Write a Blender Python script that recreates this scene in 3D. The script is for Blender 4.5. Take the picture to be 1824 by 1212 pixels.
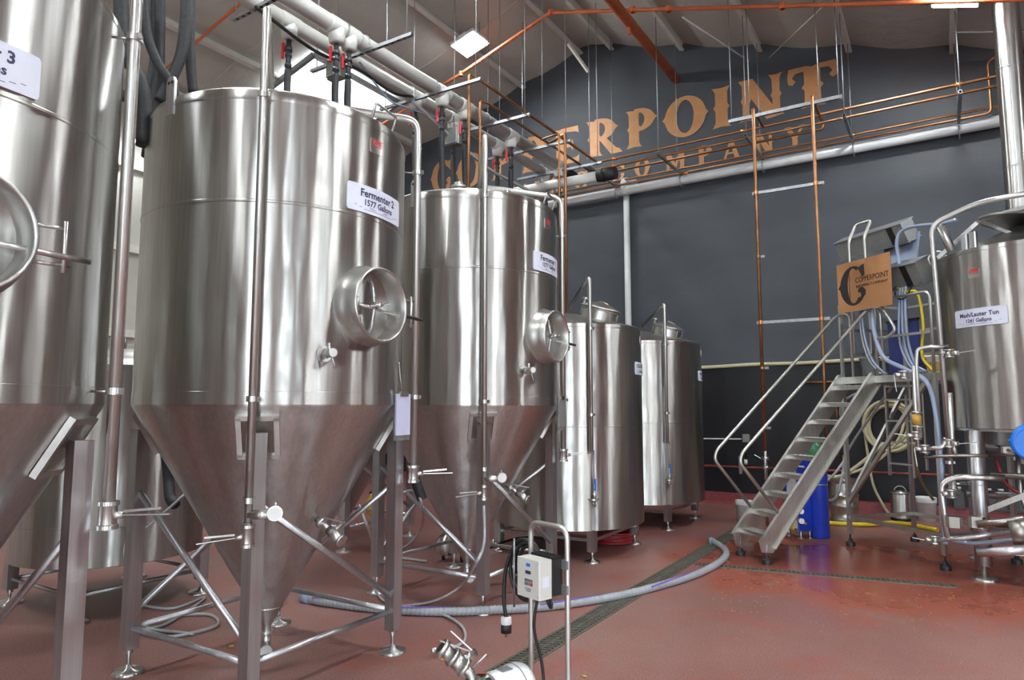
import bpy, bmesh, math, random
from mathutils import Vector, Matrix
random.seed(7)
SC = bpy.context.scene
for o in list(bpy.data.objects): bpy.data.objects.remove(o)
COL = SC.collection
R = math.radians
# ------------------------------------------------------------------ camera, world, exposure
PSI, PIT, EYE = R(32), R(5.55), 1.95
FW = Vector((-math.sin(PSI)*math.cos(PIT), math.cos(PSI)*math.cos(PIT), math.sin(PIT)))
RT = Vector((math.cos(PSI), math.sin(PSI), 0)); UP = RT.cross(FW)
cam = bpy.data.cameras.new('camera'); cam.sensor_width = 36; cam.lens = 36*1225/1824
cam.clip_end = 200
CAM = bpy.data.objects.new('camera', cam); COL.objects.link(CAM)
M = Matrix((RT, UP, -FW)).transposed().to_4x4(); M.translation = (0, 0, EYE)
CAM.matrix_world = M
SC.camera = CAM
SC.view_settings.view_transform = 'Standard'; SC.view_settings.look = 'None'
SC.view_settings.gamma = 1; SC.view_settings.use_curve_mapping = False
SC.view_settings.exposure = 0.26
W = bpy.data.worlds.new('daylight'); SC.world = W; W.use_nodes = True
W.node_tree.nodes['Background'].inputs[0].default_value = (.80, .92, 1.0, 1)
W.node_tree.nodes['Background'].inputs[1].default_value = 13.0
LRAD = 150.0           # radiance of the panel lights
# daylight enters through two roll-up doors behind the camera and narrow added openings; portals only guide sampling
def portal(loc, rot, sx, sy):
    l = bpy.data.lights.new('door_portal', 'AREA'); l.shape = 'RECTANGLE'; l.size = sx; l.size_y = sy
    l.cycles.is_portal = True
    o = bpy.data.objects.new('door_portal', l); COL.objects.link(o); o.location = loc; o.rotation_euler = rot
WALL_Y, WALL_L, WALL_R, WALL_F = 14.4, -14.5, 10.0, -9.0
RIDGE_X, RIDGE_Z, SL, SR = -6.8, 10.6, .28, .297
# openings: end wall (x0, x1, sill, head) and right wall (y0, y1, sill, head)
OPEN_A = [(3.0, 7.4, 0, 5.0), (-1.6, -.5, 1.0, 4.6), (-5.6, -4.9, 1.0, 4.6), (-9.5, -8.9, 1.0, 4.6)]  # narrow ones are added to put bright bands into the tank reflections
OPEN_B = [(-7.0, -4.6, 0, 5.0), (-2.6, -1.9, 1.0, 4.6), (2.2, 3.0, 0, 4.2)]
for (a, b, c, d) in OPEN_A: portal(((a+b)/2, WALL_F-.05, (c+d)/2), (R(90), 0, 0), b-a, d-c)
for (a, b, c, d) in OPEN_B: portal((WALL_R+.05, (a+b)/2, (c+d)/2), (R(90), 0, R(90)), b-a, d-c)
SC.cycles.max_bounces = 10; SC.cycles.diffuse_bounces = 5; SC.cycles.glossy_bounces = 5
SC.cycles.transmission_bounces = 6; SC.cycles.caustics_reflective = False; SC.cycles.caustics_refractive = False
SC.cycles.sample_clamp_indirect = 6.0

# ------------------------------------------------------------------ materials
def new_mat(name):
    m = bpy.data.materials.new(name); m.use_nodes = True
    return m, m.node_tree.nodes, m.node_tree.links, m.node_tree.nodes['Principled BSDF']
def tex_coord(N, L, scale, kind='Object'):
    tc = N.new('ShaderNodeTexCoord'); mp = N.new('ShaderNodeMapping')
    mp.inputs['Scale'].default_value = scale
    L.new(tc.outputs[kind], mp.inputs['Vector']); return mp.outputs[0]
def noise(N, L, vec, scale, detail=4, rough=.55):
    n = N.new('ShaderNodeTexNoise'); n.inputs['Scale'].default_value = scale
    n.inputs['Detail'].default_value = detail; n.inputs['Roughness'].default_value = rough
    L.new(vec, n.inputs['Vector']); return n.outputs['Fac']
def ramp(N, L, fac, stops):
    r = N.new('ShaderNodeValToRGB'); el = r.color_ramp.elements
    while len(el) < len(stops): el.new(.5)
    for e, (p, c) in zip(el, stops):
        e.position = p; e.color = (c, c, c, 1) if isinstance(c, (int, float)) else (*c, 1)
    L.new(fac, r.inputs[0]); return r.outputs[0]
def bump(N, L, B, h, strength, dist):
    b = N.new('ShaderNodeBump'); b.inputs['Strength'].default_value = strength; b.inputs['Distance'].default_value = dist
    L.new(h, b.inputs['Height']); L.new(b.outputs[0], B.inputs['Normal'])
def plain(name, col, rough=.5, metal=0., var=.12, scale=6., emit=None, spec=.5, coat=0.):
    m, N, L, B = new_mat(name)
    v = noise(N, L, tex_coord(N, L, (1, 1, 1)), scale)
    lo = tuple(c*(1-var) for c in col); hi = tuple(min(1, c*(1+var)) for c in col)
    L.new(ramp(N, L, v, [(.3, lo), (.7, hi)]), B.inputs['Base Color'])
    B.inputs['Roughness'].default_value = rough; B.inputs['Metallic'].default_value = metal
    B.inputs['Specular IOR Level'].default_value = spec
    B.inputs['Coat Weight'].default_value = coat
    if emit:
        B.inputs['Emission Color'].default_value = (*emit[0], 1); B.inputs['Emission Strength'].default_value = emit[1]
    return m
def steel(name, col, rough, aniso=0., wav=.0, streak=.06, rot=.25):
    m, N, L, B = new_mat(name)
    B.inputs['Metallic'].default_value = 1
    fine = noise(N, L, tex_coord(N, L, (14, 14, .5)), 3, 5)
    L.new(ramp(N, L, fine, [(.25, tuple(c*(1-streak) for c in col)), (.75, tuple(min(1, c*(1+streak)) for c in col))]), B.inputs['Base Color'])
    rr = noise(N, L, tex_coord(N, L, (3, 3, 2)), 2.5, 5)
    L.new(ramp(N, L, rr, [(.3, rough*.8), (.75, rough*1.25)]), B.inputs['Roughness'])
    if aniso:
        g = N.new('ShaderNodeNewGeometry'); t = N.new('ShaderNodeVectorMath'); t.operation = 'CROSS_PRODUCT'   # grain runs level round the metal
        t.inputs[1].default_value = (.001, .002, 1); L.new(g.outputs['Normal'], t.inputs[0])
        L.new(t.outputs[0], B.inputs['Tangent'])
        B.inputs['Anisotropic'].default_value = aniso; B.inputs['Anisotropic Rotation'].default_value = rot
    if wav:
        w = noise(N, L, tex_coord(N, L, (1.6, 1.6, .22)), 2.2, 2, .5)
        bump(N, L, B, w, 1.0, wav)
    return m
MAT = {}
MAT['jacket'] = steel('brushed_stainless_jacket', (.53, .52, .495), .352, 1.0, .014, .13)
MAT['cone'] = steel('brushed_stainless_cone', (.55, .535, .52), .345, .92, .010, .12)
MAT['dome'] = steel('satin_stainless_dome', (.55, .54, .515), .35)
MAT['tube'] = steel('polished_stainless_tube', (.62, .61, .585), .35, .9)
MAT['leg'] = steel('satin_stainless_leg', (.60, .605, .62), .40, .8, streak=.12)
MAT['darksteel'] = steel('dull_stainless_frame', (.36, .34, .31), .38, streak=.15)
MAT['alum'] = steel('mill_stainless_stair', (.6, .59, .55), .42, streak=.12)
MAT['galv'] = plain('galvanised_strut', (.42, .44, .46), .42, .85, .15, 20)
MAT['copper'] = plain('copper_pipe', (.40, .195, .095), .42, .9, .3, 3)
MAT['copperbright'] = plain('bright_copper_fitting', (.85, .30, .10), .3, .9, .2, 8)
MAT['coppersheet'] = plain('polished_copper_sheet', (.95, .48, .245), .2, 1., .08, 2)
MAT['copperpaint'] = plain('copper_wall_paint', (.56, .27, .115), .45, .15, .1, 4)
MAT['orange'] = plain('orange_sprinkler_paint', (.68, .17, .06), .45, 0, .15, 5)
MAT['pvc'] = plain('white_pvc', (.72, .73, .74), .35, 0, .06, 5)
MAT['insul'] = plain('white_pipe_insulation_jacket', (.72, .72, .69), .4, 0, .08, 6)
MAT['blackhose'] = plain('black_foam_insulation', (.028, .029, .032), .6, 0, .3, 30)
MAT['rubber'] = plain('black_rubber', (.015, .015, .016), .5, 0, .2, 20)
MAT['darkpvc'] = plain('dark_grey_pvc', (.05, .055, .06), .4, 0, .15, 20)
MAT['red'] = plain('red_plastic_handle', (.62, .02, .03), .4, 0, .1, 10)
MAT['redlogo'] = plain('red_logo_print', (.65, .03, .02), .45, 0, .05, 10)
MAT['redhose'] = plain('red_rubber_hose', (.30, .02, .025), .4, 0, .2, 10)
MAT['yellow'] = plain('yellow_plastic', (.75, .55, .02), .45, 0, .1, 10)
MAT['blue'] = plain('blue_gloss_paint', (.015, .06, .55), .3, 0, .15, 8, coat=.4)
MAT['bluepanel'] = plain('blue_panel', (.07, .09, .34), .45, 0, .1, 3)
MAT['bluebright'] = plain('bright_blue_plastic', (.02, .2, .75), .35, 0, .1, 8)
MAT['green'] = plain('green_paint', (.03, .2, .08), .4, 0, .1, 8)
MAT['white'] = plain('white_plastic', (.78, .78, .77), .42, 0, .05, 8)
MAT['motor'] = plain('white_motor_enamel', (.80, .81, .83), .35, 0, .05, 8, coat=.2)
MAT['boxwhite'] = plain('off_white_enclosure', (.66, .65, .60), .45, 0, .05, 8)
MAT['label'] = plain('white_engraved_label', (.74, .76, .88), .35, 0, .03, 8)
MAT['ink'] = plain('dark_blue_print', (.035, .03, .10), .5, 0, .05, 8)
MAT['black'] = plain('black_print', (.018, .016, .016), .45, 0, .1, 8)
MAT['greybox'] = plain('grey_enclosure', (.30, .31, .30), .4, .3, .12, 5)
MAT['greyhose'] = plain('grey_ribbed_hose', (.36, .385, .41), .5, 0, .06, 12)
MAT['purple'] = plain('purple_stripe', (.16, .08, .42), .5, 0, .1, 12)
MAT['clearhose'] = plain('pale_grey_tubing', (.50, .51, .53), .32, 0, .06, 12, coat=.3)
MAT['bluehose'] = plain('blue_grey_tubing', (.33, .40, .55), .32, 0, .06, 12, coat=.3)
MAT['creamhose'] = plain('cream_hose', (.62, .57, .36), .4, 0, .1, 8)
MAT['olivehose'] = plain('olive_hose', (.30, .30, .14), .4, 0, .1, 8)
MAT['redpipe'] = plain('oxide_red_pipe', (.30, .055, .035), .5, 0, .2, 4)
MAT['concrete'] = plain('red_curb_epoxy', (.25, .05, .055), .5, 0, .2, 14)
MAT['iron'] = plain('cast_iron_grate', (.17, .155, .125), .55, .4, .35, 30)
MAT['drainshade'] = plain('drain_depth_shade', (.008, .008, .007), .8, 0, .2, 10)
MAT['paper'] = plain('pale_lilac_paper', (.60, .60, .80), .6, 0, .04, 8)
MAT['beige'] = plain('beige_wall_panel', (.55, .53, .48), .6, 0, .06, 2)
MAT['endwall'] = plain('dark_end_wall', (.14, .138, .134), .6, 0, .05, 1)  # unseen end wall, kept dark to deepen contrast in the tank reflections
MAT['apron'] = plain('pale_concrete', (.6, .59, .56), .8, 0, .1, 1)
MAT['purlin'] = plain('white_purlin_paint', (.72, .71, .66), .5, 0, .08, 3)
MAT['leaf'] = plain('dry_leaf', (.55, .33, .08), .7, 0, .2, 30)
MAT['amber'] = plain('amber_sight_glass', (.55, .33, .06), .15, 0, .1, 8)
MAT['keg'] = steel('dull_keg_steel', (.5, .48, .44), .35, streak=.15)
MAT['lamp'] = plain('led_diffuser', (.9, .9, .9), .4, 0, .0, 1, emit=((.92, .985, 1.0), 14.0))
MAT['skyglass'] = plain('translucent_roof_panel', (.8, .85, .9), .4, 0, .0, 1, emit=((.9, .95, 1), 3.5))
def glass():
    m, N, L, B = new_mat('clear_plastic')
    B.inputs['Base Color'].default_value = (.8, .84, .86, 1); B.inputs['Roughness'].default_value = .12
    B.inputs['Transmission Weight'].default_value = .85; B.inputs['IOR'].default_value = 1.3
    return m
MAT['clear'] = glass()
def floor_mat():
    m, N, L, B = new_mat('red_epoxy_floor')
    v = tex_coord(N, L, (1, 1, 1))
    big = noise(N, L, v, .45, 4); sp = noise(N, L, v, 70, 3, .7); st = noise(N, L, v, 2.3, 6, .65)
    c1 = ramp(N, L, big, [(.3, (.285, .120, .112)), (.7, (.365, .190, .162))])
    c2 = ramp(N, L, sp, [(.35, .62), (.65, 1.25)])
    c3 = ramp(N, L, st, [(.24, .70), (.33, .95), (.7, 1.06)])
    mx = N.new('ShaderNodeMix'); mx.data_type = 'RGBA'; mx.blend_type = 'MULTIPLY'; mx.inputs[0].default_value = 1
    L.new(c1, mx.inputs[6]); L.new(c2, mx.inputs[7])
    m2 = N.new('ShaderNodeMix'); m2.data_type = 'RGBA'; m2.blend_type = 'MULTIPLY'; m2.inputs[0].default_value = 1
    L.new(mx.outputs[2], m2.inputs[6]); L.new(c3, m2.inputs[7])
    # puddles around the stair foot and below the tun: a wet film with a shape of its own
    tc = N.new('ShaderNodeTexCoord'); mp = N.new('ShaderNodeMapping'); mp.vector_type = 'POINT'
    mp.inputs['Location'].default_value = (.35, -4.0, 0); mp.inputs['Scale'].default_value = (.36, .42, 1)
    L.new(tc.outputs['Object'], mp.inputs['Vector'])
    gr = N.new('ShaderNodeTexGradient'); gr.gradient_type = 'SPHERICAL'; L.new(mp.outputs[0], gr.inputs[0])
    ad = N.new('ShaderNodeMath'); ad.operation = 'MULTIPLY_ADD'; ad.inputs[1].default_value = 1.0
    pn = noise(N, L, v, 1.7, 5, .6)
    L.new(gr.outputs[1], ad.inputs[0]); L.new(pn, ad.inputs[2])
    wet = ramp(N, L, ad.outputs[0], [(.52, 0.0), (.80, 1.0)])
    m3 = N.new('ShaderNodeMix'); m3.data_type = 'RGBA'
    sat = N.new('ShaderNodeMix'); sat.data_type = 'RGBA'; sat.blend_type = 'MULTIPLY'; sat.inputs[0].default_value = 1
    L.new(c3, sat.inputs[6]); sat.inputs[7].default_value = (.36, .095, .06, 1)
    L.new(wet, m3.inputs[0]); L.new(m2.outputs[2], m3.inputs[6]); L.new(sat.outputs[2], m3.inputs[7])
    L.new(m3.outputs[2], B.inputs['Base Color'])
    film = ramp(N, L, ad.outputs[0], [(.86, .40), (.93, .11)])
    L.new(film, B.inputs['Roughness'])
    bump(N, L, B, sp, .12, .004)
    return m
MAT['floor'] = floor_mat()
def wall_black():
    m, N, L, B = new_mat('black_painted_block')
    v = tex_coord(N, L, (1, 1, 1)); a = noise(N, L, tex_coord(N, L, (.5, 1, 1.2)), 1.2, 6, .6); b = noise(N, L, tex_coord(N, L, (1, 1, 3)), 14, 3)
    L.new(ramp(N, L, a, [(.3, (.054, .062, .076)), (.7, (.072, .081, .097))]), B.inputs['Base Color'])
    B.inputs['Roughness'].default_value = .55
    bump(N, L, B, b, .25, .01)
    return m
MAT['wallblack'] = wall_black()
MAT['walllow'] = plain('gloss_black_dado', (.011, .011, .014), .42, 0, .2, 2)
def ceil_mat():
    m, N, L, B = new_mat('white_vinyl_insulation')
    a = noise(N, L, tex_coord(N, L, (1, .4, 1)), 1.1, 4)
    L.new(ramp(N, L, a, [(.3, (.56, .55, .51)), (.7, (.66, .65, .61))]), B.inputs['Base Color'])
    B.inputs['Roughness'].default_value = .55
    w = noise(N, L, tex_coord(N, L, (1, 1, 1)), 1.6, 3)
    bump(N, L, B, w, .6, .08)
    return m
MAT['ceiling'] = ceil_mat()

# ------------------------------------------------------------------ mesh helpers
def V(*a): return Vector(a)
class MB:
    """collects geometry; build() links it as ONE mesh object"""
    def __init__(s): s.v = []; s.f = []; s.sm = []
    def add(s, vs, fs, smooth=False):
        o = len(s.v); s.v += [tuple(p) for p in vs]
        for f in fs: s.f.append(tuple(i+o for i in f)); s.sm.append(smooth)
        return s
    def box(s, c, d, rz=0, m=None):
        x, y, z = (k/2 for k in d); T = m or Matrix.Rotation(rz, 3, 'Z'); c = Vector(c)
        P = [c+T @ Vector((a*x, b*y, e*z)) for a in (-1, 1) for b in (-1, 1) for e in (-1, 1)]
        return s.add(P, [(0, 1, 3, 2), (4, 6, 7, 5), (0, 4, 5, 1), (2, 3, 7, 6), (0, 2, 6, 4), (1, 5, 7, 3)])
    def bbox(s, a, b): return s.box([(p+q)/2 for p, q in zip(a, b)], [abs(q-p) for p, q in zip(a, b)])
    def rbox(s, c, d, r=.01, rz=0, m=None):
        """box with chamfered vertical edges"""
        x, y, z = (k/2 for k in d); T = m or Matrix.Rotation(rz, 3, 'Z'); c = Vector(c)
        pts = [(x-r, -y), (x, -y+r), (x, y-r), (x-r, y), (-x+r, y), (-x, y-r), (-x, -y+r), (-x+r, -y)]
        vs = [c+T @ Vector((p[0], p[1], e*z)) for e in (-1, 1) for p in pts]
        fs = [tuple(range(7, -1, -1)), tuple(range(8, 16))]+[(i, (i+1) % 8, 8+(i+1) % 8, 8+i) for i in range(8)]
        return s.add(vs, fs)
    def beam(s, a, b, w, h=None, up=(0, 0, 1)):
        """rectangular bar from a to b"""
        h = h or w; a = Vector(a); b = Vector(b); d = (b-a).normalized(); u = Vector(up)
        if abs(d.dot(u)) > .98: u = Vector((1, 0, 0))
        r = d.cross(u).normalized(); u = r.cross(d)
        P = [p+r*(i*w/2)+u*(j*h/2) for p in (a, b) for i, j in ((-1, -1), (1, -1), (1, 1), (-1, 1))]
        return s.add(P, [(3, 2, 1, 0), (4, 5, 6, 7)]+[(i, (i+1) % 4, 4+(i+1) % 4, 4+i) for i in range(4)])
    def sweep(s, pts, r, seg=10, cap=True, radii=None):
        pts = [Vector(p) for p in pts]; n = len(pts)
        T = []
        for i in range(n):
            d = pts[min(i+1, n-1)]-pts[max(i-1, 0)]
            T.append(d.normalized() if d.length > 1e-9 else Vector((0, 0, 1)))
        u = Vector((0, 0, 1)) if abs(T[0].z) < .9 else Vector((1, 0, 0))
        u = (u-T[0]*u.dot(T[0])).normalized(); vs = []
        for i in range(n):
            if i:
                q = T[i-1].rotation_difference(T[i]); u = q @ u; u = (u-T[i]*u.dot(T[i])).normalized()
            w = T[i].cross(u); rr = radii[i] if radii else r
            for k in range(seg):
                a = 2*math.pi*k/seg; vs.append(pts[i]+(u*math.cos(a)+w*math.sin(a))*rr)
        o = [(i*seg+k, i*seg+(k+1) % seg, (i+1)*seg+(k+1) % seg, (i+1)*seg+k) for i in range(n-1) for k in range(seg)]
        s.add(vs, o, True)
        if cap:
            b = len(s.v)-len(vs)
            s.f.append(tuple(b+k for k in range(seg-1, -1, -1))); s.sm.append(False)
            s.f.append(tuple(b+(n-1)*seg+k for k in range(seg))); s.sm.append(False)
        return s
    def cyl(s, a, b, r, seg=14, r2=None): return s.sweep([a, b], r, seg, True, [r, r if r2 is None else r2])
    def pipe(s, pts, r, fil=.06, seg=10): return s.sweep(fillet(pts, fil), r, seg)
    def hose(s, pts, r, seg=8, n=8): return s.sweep(catmull(pts, n), r, seg)
    def lathe(s, prof, seg=48, c=(0, 0, 0), m=None, smooth=True, a0=0, a1=360):
        """profile [(r,z)] about local Z; a None entry breaks the smooth run"""
        T = m or Matrix.Identity(3); c = Vector(c); full = abs(a1-a0) >= 360
        ns = seg if full else seg+1
        runs = [[]]
        for p in prof:
            if p is None: runs.append([runs[-1][-1]])
            else: runs[-1].append(p)
        for run in runs:
            vs = []; fs = []
            for (r, z) in run:
                for k in range(ns):
                    a = R(a0+(a1-a0)*k/seg); vs.append(c+T @ Vector((r*math.cos(a), r*math.sin(a), z)))
            for i in range(len(run)-1):
                for k in range(seg):
                    k2 = (k+1) % ns if full else k+1
                    fs.append((i*ns+k, i*ns+k2, (i+1)*ns+k2, (i+1)*ns+k))
            s.add(vs, fs, smooth)
        return s
    def disc(s, c, r, h, seg=24, m=None):
        return s.lathe([(0, 0), (r, 0), None, (r, h), None, (0, h)], seg, c, m)
    def torus(s, c, R_, r, m=None, seg=28, ts=8, a0=0, a1=360):
        T = m or Matrix.Identity(3); c = Vector(c); full = abs(a1-a0) >= 360
        n = seg if full else seg+1
        pts = [c+T @ Vector((R_*math.cos(R(a0+(a1-a0)*k/seg)), R_*math.sin(R(a0+(a1-a0)*k/seg)), 0)) for k in range(n)]
        if full: pts += [pts[0]]
        return s.sweep(pts, r, ts, not full)
    def prism(s, poly, z0, z1, m=None, c=(0, 0, 0)):
        T = m or Matrix.Identity(3); c = Vector(c); n = len(poly)
        vs = [c+T @ Vector((p[0], p[1], z)) for z in (z0, z1) for p in poly]
        return s.add(vs, [tuple(range(n-1, -1, -1)), tuple(range(n, 2*n))]+[(i, (i+1) % n, n+(i+1) % n, n+i) for i in range(n)])
    def bend(s, rad):
        """wrap flat geometry (x along, z up, y out) round a vertical cylinder of radius rad at angle 0 (+X)"""
        s.v = [((rad+p[1])*math.cos(p[0]/rad), (rad+p[1])*math.sin(p[0]/rad), p[2]) for p in s.v]; return s
    def xf(s, m, c=(0, 0, 0)):
        c = Vector(c); s.v = [tuple(c+m @ Vector(p)) for p in s.v]; return s
    def mesh(s, name):
        me = bpy.data.meshes.new(name); me.from_pydata(s.v, [], s.f); me.polygons.foreach_set('use_smooth', s.sm)
        me.validate(); me.update(); return me
    def build(s, name, mat, parent=None, label=None, kind=None):
        me = s.mesh(name); me.materials.append(MAT[mat] if isinstance(mat, str) else mat)
        o = bpy.data.objects.new(name, me); COL.objects.link(o)
        if parent: o.parent = parent
        if label: o['label'] = label
        if kind: o['kind'] = kind
        return o
def fillet(pts, fr, n=6):
    pts = [Vector(p) for p in pts]; out = [pts[0]]
    for i in range(1, len(pts)-1):
        a, b, c = pts[i-1], pts[i], pts[i+1]; d1 = a-b; d2 = c-b
        t = min(fr, d1.length*.49, d2.length*.49); p = b+d1.normalized()*t; q = b+d2.normalized()*t
        for k in range(n+1):
            u = k/n; out.append(p*(1-u)**2+b*2*u*(1-u)+q*u*u)
    out.append(pts[-1]); return out
def catmull(pts, n=8):
    P = [Vector(p) for p in pts]; P = [P[0]*2-P[1]]+P+[P[-1]*2-P[-2]]; out = []
    for i in range(1, len(P)-2):
        for k in range(n):
            t = k/n; a, b, c, d = P[i-1:i+3]
            out.append(.5*((2*b)+(c-a)*t+(2*a-5*b+4*c-d)*t*t+(-a+3*b-3*c+d)*t**3))
    out.append(P[-2]); return out
AX = {'X': Matrix(((0, 0, 1), (1, 0, 0), (0, 1, 0))),   # local Z -> X, local X -> Y, local Y -> Z
      'Y': Matrix(((1, 0, 0), (0, 0, 1), (0, -1, 0))),
      '-Y': Matrix(((1, 0, 0), (0, 0, -1), (0, 1, 0)))}
def tag(o, label, cat, group=None, kind=None):
    o['label'] = label; o['category'] = cat
    if group: o['group'] = group
    if kind: o['kind'] = kind
    return o
def struct(o, label=None):
    o['kind'] = 'structure'
    if label: o['label'] = label
    return o
def thing(name, label, cat, loc=(0, 0, 0), rz=0, group=None):
    o = bpy.data.objects.new(name, None); COL.objects.link(o); o.location = loc; o.rotation_euler = (0, 0, rz)
    o.empty_display_size = .1
    return tag(o, label, cat, group)
def text_mb(txt, size, bold=0.0, shear=0.0, align='CENTER'):
    """block lettering with the built-in font as flat mesh in x (along) / z (up), y = 0"""
    cu = bpy.data.curves.new('lettering', 'FONT'); cu.body = txt; cu.size = size; cu.align_x = align; cu.offset = bold; cu.shear = shear
    cu.resolution_u = 2
    o = bpy.data.objects.new('lettering', cu); COL.objects.link(o)
    dg = bpy.context.evaluated_depsgraph_get(); me = bpy.data.meshes.new_from_object(o.evaluated_get(dg))
    mb = MB(); mb.add([(v.co.x, 0, v.co.y) for v in me.vertices], [tuple(p.vertices) for p in me.polygons])
    bpy.data.objects.remove(o); bpy.data.curves.remove(cu); bpy.data.meshes.remove(me)
    return mb
def shift(mb, dx=0, dy=0, dz=0): mb.v = [(p[0]+dx, p[1]+dy, p[2]+dz) for p in mb.v]; return mb
def px(x, y): return FW+RT*((x-912)/1225)+UP*((606-y)/1225)   # survey ray of the photograph, used only to fix real coordinates
def at_x(x, y, X): d = px(x, y); return Vector((0, 0, EYE))+d*(X/d.x)
def at_y(x, y, Y): d = px(x, y); return Vector((0, 0, EYE))+d*(Y/d.y)
def at_z(x, y, Z=0.): d = px(x, y); return Vector((0, 0, EYE))+d*((Z-EYE)/d.z)
def at_d(x, y, D): d = px(x, y); return Vector((0, 0, EYE))+d*(D/math.hypot(d.x, d.y))
def roof_z(x): return RIDGE_Z-(RIDGE_X-x)*SL if x < RIDGE_X else RIDGE_Z-(x-RIDGE_X)*SR
# ------------------------------------------------------------------ the building
fl = MB().bbox((WALL_L-.3, WALL_F-.3, -.2), (WALL_R+.3, WALL_Y+.3, 0)).build('floor', 'floor'); struct(fl, 'red speckled epoxy floor, wet around the stair')
xs = [WALL_L, RIDGE_X, WALL_R]
poly = [(WALL_L, 0), (WALL_R, 0), (WALL_R, roof_z(WALL_R)+.2), (RIDGE_X, RIDGE_Z+.2), (WALL_L, roof_z(WALL_L)+.2)]
wall_back = MB().add([(p[0], y, p[1]) for y in (WALL_Y, WALL_Y+.25) for p in poly],
    [(0, 1, 2, 3, 4), (9, 8, 7, 6, 5)]+[(i, 5+i, 5+(i+1) % 5, (i+1) % 5) for i in range(5)]).build('wall_back', 'wallblack')
struct(wall_back, 'black painted gable wall with copper brewery lettering')
MB().bbox((WALL_L, WALL_Y-.012, 0), (WALL_R, WALL_Y+.01, 2.74)).build('dado', 'walllow', wall_back)
cb = MB()
cb.add([(x, y, z) for x in (WALL_L, WALL_R) for (y, z) in ((WALL_Y-.012, 0), (WALL_Y-.012, .22), (WALL_Y-.10, .20), (WALL_Y-.13, .05), (WALL_Y-.2, 0))],
       [(0, 1, 6, 5), (1, 2, 7, 6), (2, 3, 8, 7), (3, 4, 9, 8), (0, 4, 3, 2, 1), (5, 6, 7, 8, 9)])
struct(cb.build('baseboard_back', 'concrete'), 'red coved kerb along the black wall')
wl = struct(MB().bbox((WALL_L-.25, WALL_F, 0), (WALL_L, WALL_Y, roof_z(WALL_L)+.2)).build('wall_left', 'beige'), 'pale metal panel wall behind the tanks')
for z in (1.6, 3.4, 5.2, 7.0):
    MB().bbox((WALL_L, WALL_F, z), (WALL_L+.12, WALL_Y, z+.16)).build('girt', 'purlin', wl)
for i in range(26):
    y = WALL_F+.5+i*.9
    MB().bbox((WALL_L, y, 0), (WALL_L+.03, y+.06, roof_z(WALL_L))).build('panel_rib', 'beige', wl)
def pierced(lo, hi, top, opens, put):
    """wall strip with openings: piers, sills and lintels"""
    u = lo
    for (p, q, s_, h_) in sorted(opens):
        put(u, p, 0, top); put(p, q, h_, top)
        if s_ > 0: put(p, q, 0, s_)
        u = q
    put(u, hi, 0, top)
m = MB(); pierced(WALL_F, WALL_Y, roof_z(WALL_R)+.2, OPEN_B, lambda u, v, z0, z1: m.bbox((WALL_R, u, z0), (WALL_R+.25, v, z1)))
wr = struct(m.build('wall_right', 'wallblack'), 'plain wall with open roll-up doors and added tall openings')
wf = MB(); pierced(WALL_L, WALL_R, 5.2, OPEN_A, lambda u, v, z0, z1: wf.bbox((u, WALL_F-.25, z0), (v, WALL_F, z1)))
p2 = [(WALL_L, 5.2), (WALL_R, 5.2)]+poly[2:]
wf.add([(p[0], y, p[1]) for y in (WALL_F, WALL_F-.25) for p in p2], [(0, 1, 2, 3, 4), (9, 8, 7, 6, 5)]+[(i, (i+1) % 5, 5+(i+1) % 5, 5+i) for i in range(5)])
struct(wf.build('wall_front', 'endwall'), 'plain end wall with open roll-up door and added tall openings')
# outdoor apron so that the door openings look onto ground as well as sky
struct(MB().bbox((-30, -40, -.5), (40, WALL_F-.3, -.05)).bbox((WALL_R+.3, WALL_F-.3, -.5), (40, 20, -.05)).build('ground_outside', 'apron'), 'pale concrete apron outside the doors')

PUR_L = [-7.05, -8.67, -10.35, -12.0, -13.7]; PUR_R = [-6.2, -4.53, -2.88, -1.22, .46, 2.1, 3.8, 5.5, 7.2, 8.9]
ce = MB(); lines = sorted(PUR_L+PUR_R); N = 98; yn = 30
X = [WALL_L+(WALL_R-WALL_L)*i/N for i in range(N+1)]
def sag(x):
    for p, q in zip(lines, lines[1:]):
        if p <= x <= q: return .10*math.sin(math.pi*(x-p)/(q-p))*min(1, (q-p)/1.5)
    return 0
vs = [(x, WALL_F+(WALL_Y+.02-WALL_F)*j/yn, roof_z(x)-sag(x)+.1) for j in range(yn+1) for x in X]
ce.add(vs, [(j*(N+1)+i, (j+1)*(N+1)+i, (j+1)*(N+1)+i+1, j*(N+1)+i+1) for j in range(yn) for i in range(N)], True)
o = len(ce.v); ce.add([(WALL_L-.3, y, roof_z(WALL_L)+.4) for y in (WALL_F-.3, WALL_Y+.3)]+[(RIDGE_X, y, RIDGE_Z+.5) for y in (WALL_F-.3, WALL_Y+.3)]+[(WALL_R+.3, y, roof_z(WALL_R)+.4) for y in (WALL_F-.3, WALL_Y+.3)], [(0, 1, 3, 2), (2, 3, 5, 4)])
ceiling = struct(ce.build('ceiling', 'ceiling'), 'white quilted roof insulation between purlins')
for x in lines:
    s = SL if x < RIDGE_X else -SR; z = roof_z(x)
    m = MB(); T = Matrix.Rotation(-math.atan(s), 3, 'Y'); yc = (WALL_F+WALL_Y)/2; ln = WALL_Y-WALL_F-.1
    m.box((x, yc, z), (.035, ln, .22), m=T)
    m.box(Vector((x, yc, z))+T @ Vector((.035, 0, -.105)), (.1, ln, .012), m=T)
    m.box(Vector((x, yc, z))+T @ Vector((.08, 0, -.09)), (.012, ln, .04), m=T)
    m.build('roof_purlin', 'purlin', ceiling)
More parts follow.
